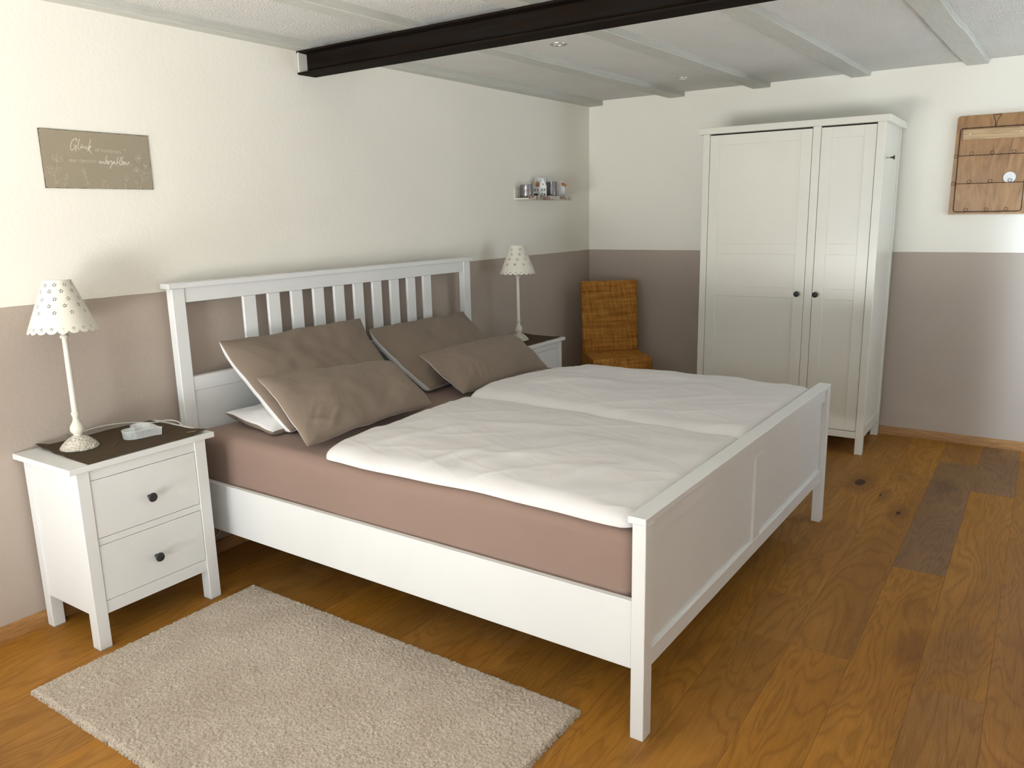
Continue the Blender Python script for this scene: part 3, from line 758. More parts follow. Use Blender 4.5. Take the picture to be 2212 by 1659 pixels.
# cord of the left lamp: over the back edge of the nightstand and down the wall, seen again under the bed rail
pts = [(.118, -.545, .7100), (.100, -.535, .700), (.082, -.520, .676), (.055, -.500, .670), (.030, -.480, .682), (.018, -.457, .6845), (.014, -.408, .686), (.014, -.34, .682), (.020, -.28, .674), (.050, -.235, .6675), (.081, -.212, .668), (.100, -.184, .672), (.135, -.166, .670), (.160, -.158, .655), (.162, -.148, .60), (.12, -.138, .40), (.05, -.11, .27), (.022, .035, .20), (.021, .064, .13), (.022, .058, .100), (.024, .030, .085), (.024, -.03, .085)]
bm = tube([Vector(q) - l1.location for q in catmull(pts, 8)], .0023, 8); obj('cord', bm, CORDM, l1, angle=80)

# ------------------------------------------------------------------ heart dish
def heart_dish():
    base = Vector((.196, -.353, .6632)); t = empty('heart_dish', base)
    tag(t, 'pale grey-white heart-shaped dish on the felt mat beside the left lamp', 'dish')
    tip = Vector((.257, -.299)); d = Vector((.816, .577)); s = Vector((-d.y, d.x)); n = 64
    P = []
    for k in range(n):
        a = 2 * math.pi * k / n
        hx = 16 * math.sin(a) ** 3; hy = 13 * math.cos(a) - 5 * math.cos(2 * a) - 2 * math.cos(3 * a) - math.cos(4 * a)
        P.append(tip + d * (-(hy + 17) / 17 * .078) + s * (hx / 16 * .072))
    P = [p - Vector((base.x, base.y)) for p in P]; cen = sum(P, Vector((0, 0))) / n
    bm = bmesh.new(); rings = []
    def ring(f, z): rings.append([bm.verts.new((cen.x + (p.x - cen.x) * f, cen.y + (p.y - cen.y) * f, z)) for p in P])
    for f, z in ((.90, .0), (.945, .001), (.985, .028), (1.0, .0295), (1.0, .0315), (.955, .032), (.935, .0300), (.90, .0075), (.86, .005), (.4, .0045)): ring(f, z)
    for a, b in zip(rings, rings[1:]):
        for k in range(n): bm.faces.new((a[k], a[(k + 1) % n], b[(k + 1) % n], b[k]))
    bm.faces.new(rings[0][::-1]); bm.faces.new(rings[-1]); bmesh.ops.recalc_face_normals(bm, faces=bm.faces)
    nn = N('whitewashed_metal'); g = nn.noise(nn.coord((25, 25, 6)), 8, 4, .7); nn.bump(g, .2, .0008)
    m = nn.out(nn.ramp(g, [(.35, (.56, .60, .61)), (.6, (.74, .75, .73)), (.8, (.80, .79, .75))]), .5)
    obj('bowl', bm, m, t, angle=40)
heart_dish()

# ------------------------------------------------------------------ wall sign
def sign():
    y0, y1, z0, z1 = -.474, -.066, 1.5665, 1.768
    t = empty('wall_sign', (0.0, -.27, 1.667)); tag(t, 'taupe metal sign with white German lettering and flowers on the left wall', 'sign')
    n = N('worn_edge_taupe_enamel'); sep = n.add('ShaderNodeSeparateXYZ'); n.l.new(n.coord(), sep.inputs[0])
    dy = n.math('SUBTRACT', (y1 - y0) / 2, n.math('ABSOLUTE', sep.outputs[1])); dz = n.math('SUBTRACT', (z1 - z0) / 2, n.math('ABSOLUTE', sep.outputs[2]))
    d = n.math('MINIMUM', dy, dz)
    cx = n.math('MAXIMUM', n.math('SUBTRACT', .010, dy), 0.0); cz = n.math('MAXIMUM', n.math('SUBTRACT', .010, dz), 0.0)
    rc = n.math('SUBTRACT', .0105, n.math('SQRT', n.math('ADD', n.math('MULTIPLY', cx, cx), n.math('MULTIPLY', cz, cz))))
    d = n.math('MINIMUM', d, rc)
    wv = n.math('MULTIPLY', n.math('SUBTRACT', n.noise(n.coord(), 38, 3, .6), .47), .0065)
    f = n.math('LESS_THAN', d, n.math('ADD', wv, .0011))
    m = n.out(n.mix(f, (.335, .285, .205), (.045, .030, .018)), .45)
    bm = box(.002, .0045, y0, y1, z0, z1, .0006); bmesh.ops.translate(bm, vec=-woff(t), verts=bm.verts)
    cnt = 0
    def ribbons(strokes, wd, mi):
        nonlocal cnt
        for st in strokes:
            cnt += 1; x = .0046 + cnt * 1.5e-5; wr_ = wd * (1 if len(st) > 2 else .9)
            P = [Vector((q[0] * 1e-4, q[1] * 1e-4)) for q in st]
            if len(P) > 2: P = [Vector((q.x, q.y)) for q in catmull([(p.x, p.y, 0) for p in P], 5)]; x0_ = x
            L = []; n_ = len(P)
            for i in range(n_):
                dd = P[min(i + 1, n_ - 1)] - P[max(i - 1, 0)]
                if dd.length < 1e-7: dd = Vector((1, 0))
                dd.normalize(); s = Vector((-dd.y, dd.x)) * wr_ / 2
                e = dd * wr_ * .4 * (-1 if i == 0 else (1 if i == n_ - 1 else 0))
                x += 4e-7; L.append((bm.verts.new((x, (P[i] + s + e).x, (P[i] + s + e).y)), bm.verts.new((x, (P[i] - s + e).x, (P[i] - s + e).y))))
            for a, c in zip(L, L[1:]):
                f = bm.faces.new((a[0], a[1], c[1], c[0])); f.material_index = mi
    ribbons(SIGN_DATA['script'], .0021, 1); ribbons(SIGN_DATA['print'], .0012, 2); ribbons(SIGN_DATA['flora'], .00095, 3)
    obj('plate', bm, [m, plain('script_paint', (.74, .70, .60), .6, bs=0), plain('small_print_paint', (.62, .57, .46), .6, bs=0), plain('flower_line_paint', (.58, .53, .43), .6, bs=0)], t, smooth=False)
SIGN_DATA = {"script":[[[-760,650],[-740,670],[-730,700],[-740,730],[-770,730],[-830,700],[-890,660],[-930,590],[-970,500],[-990,410],[-990,360],[-970,320],[-940,320],[-900,350],[-850,400],[-800,440]],[[-850,500],[-810,500],[-780,480],[-790,430],[-800,360],[-820,290]],[[-620,720],[-660,650],[-690,560],[-720,470],[-720,410],[-710,370],[-670,370]],[[-600,490],[-620,450],[-620,410],[-590,410],[-560,440],[-540,490],[-530,460],[-520,440],[-500,450]],[[-590,540],[-580,540]],[[-550,540],[-540,540]],[[-400,480],[-420,480],[-450,460],[-460,420],[-440,400],[-400,400],[-350,450]],[[-220,730],[-250,650],[-290,550],[-330,450],[-350,380],[-380,320]],[[-340,430],[-300,470],[-250,500],[-240,500],[-260,460],[-300,410],[-340,370]],[[-340,370],[-310,340],[-280,300],[-250,250]],[[10,-10],[-10,-60],[20,-90],[50,-60],[70,-20],[80,-60],[110,-90],[130,-50],[160,-30],[180,-60],[190,-90],[230,-70]],[[320,200],[290,130],[270,50],[250,-20],[230,-80]],[[240,-50],[280,0],[310,10],[320,-30],[290,-80],[270,-100]],[[290,-90],[350,-40],[380,-10],[360,-10],[340,-50],[340,-100],[360,-110],[400,-80]],[[400,-10],[450,10],[480,0],[460,-30],[490,-70],[460,-130],[420,-200],[370,-260]],[[490,-70],[550,-10],[580,-10],[530,-20],[510,-70],[520,-100],[560,-60],[590,-20],[590,-70],[630,-90]],[[750,170],[710,70],[680,-30],[640,-130]],[[660,-70],[700,-20],[720,-20],[740,-60],[760,-50]],[[870,170],[820,70],[780,-30],[780,-90],[810,-130],[840,-90]],[[940,190],[890,80],[870,-20],[860,-80]],[[870,-30],[910,10],[930,-10],[920,-60],[890,-100],[860,-90]],[[1020,-10],[970,-20],[940,-60],[950,-100],[990,-70],[1020,-20],[1020,-70],[1050,-100],[1090,-80]],[[1120,-10],[1110,-90]],[[1120,-40],[1140,-10],[1170,-20]],[[1220,-90],[1230,-90]]],"print":[[[-90,410],[-90,330]],[[-90,440],[-90,440]],[[0,390],[-30,410],[-50,390],[-40,370],[-10,360],[0,340],[-20,330],[-50,340]],[[40,440],[40,340],[60,330]],[[20,400],[70,400]],[[140,450],[150,320]],[[200,400],[150,360]],[[160,370],[200,320]],[[260,400],[230,380],[230,340],[260,320],[290,340],[290,380],[260,400]],[[370,380],[350,400],[330,380],[340,360],[370,350],[380,330],[350,320],[330,330]],[[430,430],[440,330],[450,310]],[[410,390],[460,390]],[[480,350],[540,350],[530,380],[510,390],[490,370],[480,340],[510,310],[540,320]],[[580,390],[580,310]],[[580,360],[600,390],[630,370],[630,310]],[[680,430],[690,310],[700,310]],[[750,380],[720,360],[720,330],[750,300],[780,320],[780,360],[750,380]],[[870,370],[840,380],[820,370],[830,350],[860,340],[870,320],[850,300],[820,310]],[[930,300],[930,300]],[[1040,430],[1050,470]],[[1040,430],[1010,440]],[[1040,430],[1010,410]],[[1040,430],[1060,410]],[[1040,430],[1080,440]],[[-1050,0],[-1050,-80]],[[-1050,-20],[-1080,0],[-1110,-20],[-1110,-50],[-1080,-80],[-1050,-60]],[[-1020,40],[-1020,-80]],[[-1020,-20],[-990,0],[-960,-20],[-960,-50],[-990,-80],[-1020,-60]],[[-930,-40],[-880,-40],[-880,-10],[-900,0],[-930,-20],[-930,-50],[-910,-80],[-880,-70]],[[-840,0],[-840,-80]],[[-840,-30],[-820,-10],[-790,-10]],[[-660,40],[-660,-80]],[[-660,-20],[-690,0],[-730,-20],[-730,-60],[-700,-80],[-660,-60]],[[-630,-40],[-570,-40],[-580,-10],[-600,0],[-630,-20],[-630,-60],[-600,-80],[-570,-70]],[[-550,0],[-550,-80]],[[-550,-30],[-520,0],[-490,-20],[-490,-80]],[[-460,0],[-460,-80]],[[-460,-30],[-430,0],[-400,-20],[-400,-80]],[[-340,0],[-370,-20],[-370,-60],[-340,-80],[-310,-60],[-300,-20],[-340,0]],[[-220,-20],[-250,0],[-280,-30],[-280,-60],[-250,-80],[-220,-60]],[[-190,40],[-190,-80]],[[-190,-30],[-160,0],[-130,-20],[-130,-80]]],"flora":[[[-1690,-960],[-1680,-800],[-1670,-630],[-1630,-450],[-1570,-250],[-1520,-100]],[[-1530,-100],[-1630,-40],[-1690,10],[-1690,60],[-1640,30],[-1590,-20],[-1530,-90]],[[-1660,60],[-1660,130],[-1630,160],[-1590,110],[-1550,50],[-1530,-20]],[[-1530,-80],[-1570,0],[-1550,50]],[[-1520,-90],[-1530,-10],[-1500,50],[-1440,60],[-1440,0],[-1500,-70],[-1520,-90]],[[-1500,90],[-1520,120],[-1510,160],[-1470,160],[-1460,120],[-1500,90]],[[-1520,-100],[-1450,-100],[-1380,-80],[-1310,-70],[-1300,-20],[-1340,10],[-1380,-20],[-1380,-70]],[[-1400,10],[-1390,80],[-1350,120],[-1330,100],[-1340,40],[-1390,20]],[[-1670,-630],[-1710,-530],[-1750,-430],[-1820,-360]],[[-1820,-360],[-1890,-330],[-1910,-280],[-1870,-250],[-1820,-280],[-1820,-360]],[[-1700,-550],[-1700,-450],[-1720,-360]],[[-1720,-360],[-1760,-330],[-1760,-280],[-1710,-260],[-1690,-320],[-1720,-360]],[[-1700,-590],[-1770,-570],[-1840,-500]],[[-1840,-500],[-1890,-470],[-1900,-430],[-1850,-430],[-1820,-470],[-1840,-500]],[[-1640,-490],[-1600,-380],[-1520,-300],[-1430,-290],[-1450,-380],[-1530,-470],[-1640,-500]],[[-1570,-440],[-1470,-320]],[[-1670,-850],[-1650,-800],[-1590,-750],[-1570,-780],[-1610,-830],[-1670,-850]],[[-1370,-960],[-1360,-880],[-1330,-730]],[[-1420,-840],[-1390,-880],[-1360,-890],[-1310,-840],[-1250,-820]],[[-1370,-630],[-1360,-700],[-1320,-720],[-1260,-680],[-1240,-620]],[[-1310,-660],[-1250,-590],[-1290,-530]],[[-1290,-580],[-1220,-530]],[[-1250,-590],[-1210,-620]],[[-680,-250],[-640,-290],[-630,-370],[-600,-470],[-580,-580],[-550,-730],[-540,-840]],[[-710,-350],[-620,-370],[-570,-310]],[[-700,-400],[-600,-470],[-550,-380]],[[-670,-500],[-600,-470],[-530,-500]],[[-670,-540],[-580,-580],[-630,-640]],[[-580,-580],[-500,-620]],[[-650,-680],[-550,-730]],[[-590,-800],[-540,-840],[-460,-750]],[[-620,-890],[-540,-840],[-470,-890]],[[60,-970],[40,-900],[70,-770]],[[20,-670],[70,-760],[170,-690]],[[90,-670],[80,-760]],[[-30,-840],[10,-900],[40,-910]],[[190,-850],[200,-910],[190,-980]],[[160,-880],[190,-920]],[[890,-1000],[930,-910],[960,-720],[970,-610]],[[970,-610],[950,-540],[990,-470],[1000,-540],[970,-610]],[[960,-720],[890,-670],[870,-610],[930,-630],[960,-720]],[[960,-720],[1030,-670],[1070,-600],[1000,-630],[960,-720]],[[920,-890],[860,-830],[860,-780],[900,-820],[920,-890]],[[920,-900],[990,-880]],[[850,-930],[890,-1000],[930,-970]],[[1390,-1010],[1390,-900],[1370,-800]],[[1310,-780],[1360,-730],[1300,-720],[1370,-680],[1400,-730],[1440,-770],[1310,-780]],[[1490,-1010],[1540,-820],[1580,-710],[1600,-550],[1600,-320],[1590,-140],[1550,10]],[[1580,-720],[1630,-610],[1740,-530],[1840,-530],[1800,-620],[1700,-710],[1580,-720]],[[1620,-680],[1750,-580]],[[1580,-590],[1510,-480],[1450,-350]],[[1610,-560],[1690,-440],[1770,-270]],[[1690,-450],[1740,-380],[1830,-340],[1910,-340],[1840,-410],[1690,-450]],[[1680,-430],[1650,-340],[1670,-270],[1690,-330],[1700,-420]],[[1590,-510],[1530,-390],[1540,-290],[1560,-370]],[[1560,150],[1710,210],[1740,180],[1710,140],[1560,150]],[[1560,150],[1620,280],[1670,300],[1680,250],[1560,150]],[[1560,150],[1510,270],[1550,310],[1580,290],[1560,150]],[[1560,150],[1420,180],[1410,230],[1460,240],[1560,150]],[[1560,150],[1410,80],[1380,100],[1400,140],[1560,150]],[[1560,150],[1510,10],[1460,-10],[1450,30],[1560,150]],[[1560,150],[1620,30],[1590,-10],[1550,10],[1560,150]],[[1560,150],[1690,90],[1690,50],[1640,40],[1560,150]],[[1420,-340],[1480,-240],[1540,-200],[1510,-260],[1420,-340]],[[1420,-340],[1440,-230],[1480,-170],[1480,-240],[1420,-340]],[[1420,-340],[1390,-240],[1410,-170],[1440,-230],[1420,-340]],[[1420,-340],[1350,-260],[1340,-200],[1390,-240],[1420,-340]],[[1420,-340],[1310,-300],[1280,-250],[1340,-270],[1420,-340]],[[1810,-130],[1890,-100],[1940,-110],[1890,-140],[1810,-130]],[[1810,-130],[1740,-90],[1730,-50],[1780,-60],[1810,-130]],[[1810,-130],[1720,-140],[1680,-110],[1740,-100],[1810,-130]],[[1810,-130],[1780,-210],[1730,-240],[1740,-190],[1810,-130]],[[1810,-130],[1830,-200],[1800,-250],[1780,-210],[1810,-130]],[[1810,-130],[1870,-170],[1880,-220],[1830,-200],[1810,-130]]]}
sign()

# ------------------------------------------------------------------ wardrobe
def wardrobe():
    t = empty('wardrobe', (1.62, 3.23, 0)); tag(t, 'tall cream-white two-door wardrobe standing against the back wall', 'wardrobe')
    W = lambda n, bm, m=CREAM, **k: part(n, bm, m, t, **k)
    W('top', box(1.077, 2.162, 2.925, 3.512, 1.8965, 1.9335, .002))
    for x0, x1 in ((1.104, 1.145), (2.0945, 2.137)):
        W('post', box(x0, x1, 2.948, 2.988, 0, 1.8965, .0015)); W('post', box(x0, x1, 3.452, 3.495, 0, 1.8965, .0015))
    for x0, x1 in ((1.112, 1.124), (2.117, 2.129)):
        W('side_panel', box(x0, x1, 2.988, 3.452, .10, 1.8965, 0)); W('side_rail', box(x0 - .004 if x0 < 1.5 else x0, x1 if x0 < 1.5 else x1 + .004, 2.988, 3.452, .098, .165, .001))
    W('centre_stile', box(1.7535, 1.7985, 2.953, 2.975, .137, 1.8965, .001)); W('bottom_rail', box(1.145, 2.0945, 2.952, 2.975, .096, .137, .001))
    W('back_panel', box(1.124, 2.117, 3.455, 3.463, .10, 1.8965, 0)); W('bottom_shelf', box(1.124, 2.117, 2.976, 3.455, .11, .128, 0), CREAM)
    for x0, x1, kx in ((1.1472, 1.7512, 1.7150), (1.8008, 2.0923, 1.8215)):
        bm = bmesh.new(); f = .0615; yb = 2.973
        z = (.1400, .2010, .916, .9765, 1.177, 1.2385, 1.828, 1.8885)
        box(x0, x0 + f, 2.9525, yb, z[0], z[7], .001, bm); box(x1 - f, x1, 2.9525, yb, z[0], z[7], .001, bm)
        for a, b in ((0, 1), (2, 3), (4, 5), (6, 7)): box(x0 + f, x1 - f, 2.9530, yb, z[a], z[b], .001, bm)
        box(x0 + f - .003, x1 - f + .003, 2.9575, yb - .002, z[0] + .01, z[7] - .01, 0, bm)
        d = W('door', bm)
        kb = lathe([(.0065, 0), (.0055, .004), (.005, .012), (.008, .017), (.0155, .021), (.0168, .025), (.0150, .029), (.008, .0315), (.001, .0322)], 28)
        bmesh.ops.transform(kb, matrix=Matrix.Rotation(R_(90), 4, 'X'), verts=kb.verts); bmesh.ops.translate(kb, vec=(kx, 2.9525, .943), verts=kb.verts)
        part('knob', kb, BLACK, d)
    hb = lathe([(.004, 0), (.004, .020), (.0045, .0205), (.0045, .032), (.011, .036), (.0125, .040), (.008, .0425), (.001, .043)], 24)
    for f in hb.faces:
        if f.calc_center_median().z < .0202: f.material_index = 1
    bmesh.ops.transform(hb, matrix=Matrix.Rotation(R_(90), 4, 'Y'), verts=hb.verts); bmesh.ops.translate(hb, vec=(2.129, 3.085, 1.712), verts=hb.verts)
    W('coat_hook', hb, [BLACK, CHROME])
wardrobe()

# ------------------------------------------------------------------ rattan chair
def rattan():
    n = N('woven_rattan')
    geo = n.add('ShaderNodeNewGeometry'); ns_ = n.add('ShaderNodeSeparateXYZ'); n.l.new(geo.outputs['Normal'], ns_.inputs[0])
    up = n.math('GREATER_THAN', n.math('ABSOLUTE', ns_.outputs[2]), .7)
    c = n.add('ShaderNodeSeparateXYZ'); wv = n.add('ShaderNodeVectorMath', operation='ADD'); n.l.new(n.coord(), wv.inputs[0])
    wn = n.add('ShaderNodeTexNoise'); n.l.new(n.coord((3, 3, 3)), wn.inputs['Vector']); wn.inputs['Scale'].default_value = 4
    sc_ = n.add('ShaderNodeVectorMath', operation='SCALE'); n.l.new(wn.outputs['Color'], sc_.inputs[0]); sc_.inputs[3].default_value = .012
    n.l.new(sc_.outputs[0], wv.inputs[1]); n.l.new(wv.outputs[0], c.inputs[0])
    X, Y, Z = c.outputs[0], c.outputs[1], c.outputs[2]
    def mixf(a, b): return n.math('ADD', n.math('MULTIPLY', a, n.math('SUBTRACT', 1.0, up)), n.math('MULTIPLY', b, up))
    A = mixf(n.math('ADD', X, Y), X); B = mixf(Z, Y)
    sa = n.math('SINE', n.math('MULTIPLY', A, math.pi / .0115)); rows = n.math('MULTIPLY', B, 1 / .0062)
    sgn = n.math('SUBTRACT', n.math('MULTIPLY', n.math('MODULO', n.math('FLOOR', n.math('ABSOLUTE', rows)), 2.0), 2.0), 1.0)
    body = n.math('ABSOLUTE', n.math('SINE', n.math('MULTIPLY', rows, math.pi)))
    h = n.math('MULTIPLY', n.math('ADD', n.math('MULTIPLY', n.math('MULTIPLY', sa, sgn), .5), .75), n.math('POWER', body, .5))
    cmb = n.add('ShaderNodeCombineXYZ'); n.l.new(n.math('MULTIPLY', A, 3.0), cmb.inputs[0]); n.l.new(n.math('MULTIPLY', B, 32.0), cmb.inputs[1])
    strand = n.noise(cmb.outputs[0], 1.2, 3, .6)
    cm2 = n.add('ShaderNodeCombineXYZ'); n.l.new(n.math('MULTIPLY', A, 50.0), cm2.inputs[0]); n.l.new(n.math('MULTIPLY', B, 5.0), cm2.inputs[1])
    st2 = n.noise(cm2.outputs[0], 1.2, 2, .6)
    col = n.ramp(n.math('ADD', n.math('MULTIPLY', strand, .55), n.math('MULTIPLY', st2, .45)), [(.32, (.32, .125, .020)), (.5, (.68, .30, .060)), (.66, (.86, .46, .11))])
    col = n.mix(n.ramp(h, [(.1, .85), (.6, 0.0)]), col, (.045, .016, .004))  # weave gaps darkened in colour, standing in for shade between strands
    n.bump(h, .8, .0035)
    return n.out(col, .6, .12)
RATTAN = rattan()
def rbox(x0, x1, y0, y1, z0, z1, r, cuts=8, fn=None):
    bm = box(x0, x1, y0, y1, z0, z1, r, seg=4)
    if fn:
        bmesh.ops.subdivide_edges(bm, edges=[e for e in bm.edges if e.calc_length() > .08], cuts=cuts, use_grid_fill=True)
        for v in bm.verts: v.co = fn(v.co)
    return bm
chair = empty('rattan_chair', (.415, 2.809, 0), math.atan2(.66, .75))
tag(chair, 'woven brown rattan chair standing diagonally in the far corner', 'chair')
obj('seat', rbox(0, .42, 0, .395, .345, .458, .014, 6, lambda c: Vector((c.x, c.y, c.z + (.004 * noise.noise(c * 9) - (.008 * max(0, 1 - ((c.x - .21) / .2) ** 2) * max(0, 1 - ((c.y - .18) / .2) ** 2) if c.z > .44 else 0))))), RATTAN, chair, angle=60)
def bk(c):
    k = max(0, (c.z - .46) / .5); return Vector((c.x + .006 * k * (1 if c.x > .21 else -1) * 1.0 + .003 * noise.noise(c * 7), c.y + .055 * k ** 1.15, c.z + .004 * noise.noise(Vector((c.x * 9, 0, 3)))))
obj('backrest', rbox(.006, .414, .330, .392, .450, .958, .016, 8, bk), RATTAN, chair, angle=60)
RW = plain('cane_wrapped_leg', (.26, .12, .035), .5, bscale=90, bs=.5, bd=.002)
for x, y in ((.028, .028), (.392, .028), (.028, .365), (.392, .365)): obj('leg', lathe([(.017, 0), (.019, .01), (.0205, .346)], 16, cx=x, cy=y), RW, chair)
obj('seat_rim', tube([(.0, -.003, .352), (.42, -.003, .352), (.423, .395, .352), (-.003, .395, .352)], .005, 6, closed=True), RW, chair)

# ------------------------------------------------------------------ small shelf with tealight holders and houses
def shelf_mat():
    n = N('shabby_white_birch'); a = n.noise(n.coord((1, 1, .6)), 45, 5, .75, .6); b = n.noise(n.coord((1, .2, 1)), 25, 3, .6)
    f = n.ramp(n.math('MULTIPLY', a, n.math('ADD', b, .55)), [(.50, 0.0), (.60, 1.0)])
    n.bump(a, .3, .001); return n.out(n.mix(f, (.62, .58, .51), (.22, .13, .09)), .6)
SH = shelf_mat(); SHW = plain('shelf_white_edge', (.70, .67, .60), .55)
t = empty('wall_shelf', (0, 2.77, 1.533)); tag(t, 'small shabby white ledge shelf on the wall above the far lamp', 'shelf')
SY0, SY1 = 2.487, 3.047
part('back_plate', box(0, .009, SY0, SY1, 1.535, 1.609, .001), SHW, t)
part('shelf_board', box(.009, .108, SY0, SY1, 1.537, 1.547, .001), SHW, t)
part('front_lip', box(.108, .117, SY0 + .0, SY1, 1.533, 1.561, .001), SH, t)
def tin_mat():
    n = N('hammered_pewter'); v = n.add('ShaderNodeTexVoronoi', feature='SMOOTH_F1'); n.l.new(n.coord(), v.inputs['Vector']); v.inputs['Scale'].default_value = 75
    n.bump(v.outputs['Distance'], .55, .003); return n.out((.26, .24, .25), .33, metal=.85)
TIN = tin_mat()
def tin(x, y, r, h, label):
    t = empty('tealight_holder', (x, y, 1.5475)); tag(t, label, 'tealight holder', 'dark metal tealight holders on the wall shelf')
    obj('cup', lathe([(r * .88, 0), (r * .97, .004), (r, h * .3), (r * .99, h * .7), (r * 1.0, h - .001), (r * .965, h), (r * .955, h - .003), (r * .95, .006), (.002, .0055)], 48), TIN, t, angle=50)
tin(.057, 2.553, .0415, .084, 'shorter dark pewter tealight holder at the left end of the wall shelf')
tin(.056, 2.872, .0385, .109, 'taller dark pewter tealight holder right of the little white house')
CER = plain('white_ceramic', (.72, .75, .73), .35, bs=0); DARKW = plain('painted_cutout_shade', (.03, .032, .035), .7, bs=0); KRAFT = plain('kraft_paper', (.36, .155, .045), .7); STR = plain('grey_string', (.25, .25, .22), .8, bs=0)
def gable(bm, x0, x1, y0, y1, ze, zr, along, ov=.003, th=.003):
    """walls + gable ends; ridge along given axis, with roof slabs"""
    def P(x, y, z): return (x, y, z)
    if along == 'x':
        ym = (y0 + y1) / 2; prof = [(y0, 0), (y1, 0), (y1, ze), (ym, zr), (y0, ze)]; mk = lambda q, e: (e, q[0], q[1]); a, b = x0, x1
    else:
        xm = (x0 + x1) / 2; prof = [(x0, 0), (x1, 0), (x1, ze), (xm, zr), (x0, ze)]; mk = lambda q, e: (q[0], e, q[1]); a, b = y0, y1
    def prism(pf, a, b):
        r0 = [bm.verts.new(mk(q, a)) for q in pf]; r1 = [bm.verts.new(mk(q, b)) for q in pf]; n = len(pf)
        bm.faces.new(r0); bm.faces.new(r1[::-1])
        for k in range(n): bm.faces.new((r0[k], r1[k], r1[(k + 1) % n], r0[(k + 1) % n]))
    prism(prof, a, b)
    l, r = prof[4], prof[2]; m = prof[3]; sl = (zr - ze) / (m[0] - l[0])
    prism([(l[0] - ov, ze - ov * sl), (m[0], zr), (m[0], zr + th * 1.4), (l[0] - ov, ze - ov * sl + th * 1.2)], a - ov, b + ov)
    prism([(r[0] + ov, ze - ov * sl), (m[0], zr), (m[0], zr + th * 1.4), (r[0] + ov, ze - ov * sl + th * 1.2)], a - ov, b + ov)
def tagpart(parent, pos, w, h, rot, strpts):
    bm = bmesh.new(); P = [(-w / 2, -h / 2), (w / 2, -h / 2), (w / 2, h * .28), (w * .22, h / 2), (-w * .22, h / 2), (-w / 2, h * .28)]
    r0 = [bm.verts.new((x, -.0004, z)) for x, z in P]; r1 = [bm.verts.new((x, .0004, z)) for x, z in P]
    bm.faces.new(r0); bm.faces.new(r1[::-1])
    for k in range(6): bm.faces.new((r0[k], r1[k], r1[(k + 1) % 6], r0[(k + 1) % 6]))
    bmesh.ops.recalc_face_normals(bm, faces=bm.faces)
    bmesh.ops.rotate(bm, matrix=Matrix.Rotation(rot, 3, 'Y'), verts=bm.verts); bmesh.ops.translate(bm, vec=pos, verts=bm.verts)
    obj('paper_tag', bm, KRAFT, parent, smooth=False)
    obj('string', tube(strpts, .0005, 5), STR, parent)
# big house: local -y faces the room; main wing with a gabled front
h1 = empty('ceramic_house', (.058, 2.722, 1.5475), R_(33)); tag(h1, 'little white ceramic house with cut-out windows and brown tag on the wall shelf', 'ceramic house', 'white ceramic decorations on the wall shelf')
bm = bmesh.new(); gable(bm, -.052, .036, -.014, .024, .074, .128, 'x')
for v in bm.verts:
    if v.co.x < -.045 and v.co.z > .11: v.co.x += .024
gable(bm, -.006, .040, -.030, .010, .074, .124, 'y')
bmesh.ops.recalc_face_normals(bm, faces=bm.faces); obj('house_body', bm, CER, h1, smooth=False)
def window(root, x, z, w, h, y): 
    bm = box(x - w / 2, x + w / 2, y - .0006, y + .0004, z - h / 2, z + h / 2, 0); return obj('dark_window_plate', bm, DARKW, root, smooth=False)  # dark plate on the wall, painting the shade inside a window opening
for z in (.022, .052):
    for x in (.006, .0125, .0235, .030): window(h1, x, z, .0038, .018, -.030)
for x in (-.043, -.0325, -.018): window(h1, x, .052, .0045, .017, -.014)
window(h1, .017, .088, .006, .010, -.030)
window(h1, -.030, .018, .026, .022, -.014)
tagpart(h1, (-.019, -.022, .090), .022, .030, R_(3), [(-.019, -.022, .103), (-.024, -.016, .118), (-.028, -.005, .132)])
h2 = empty('ceramic_house', (.058, 3.005, 1.5475), R_(33)); tag(h2, 'slim plain white ceramic house with slanted tag, rightmost on the wall shelf', 'ceramic house', 'white ceramic decorations on the wall shelf')
bm = bmesh.new(); gable(bm, -.021, .021, -.018, .022, .096, .113, 'y'); bmesh.ops.recalc_face_normals(bm, faces=bm.faces); obj('house_body', bm, CER, h2, smooth=False)
tagpart(h2, (.014, -.024, .092), .021, .036, R_(-60), [(.000, -.024, .102), (.003, -.022, .110), (.014, -.012, .122)])
obj('hanging_thread', tube([(.024, -.022, .080), (.0235, -.022, .0)], .0004, 4), STR, h2)

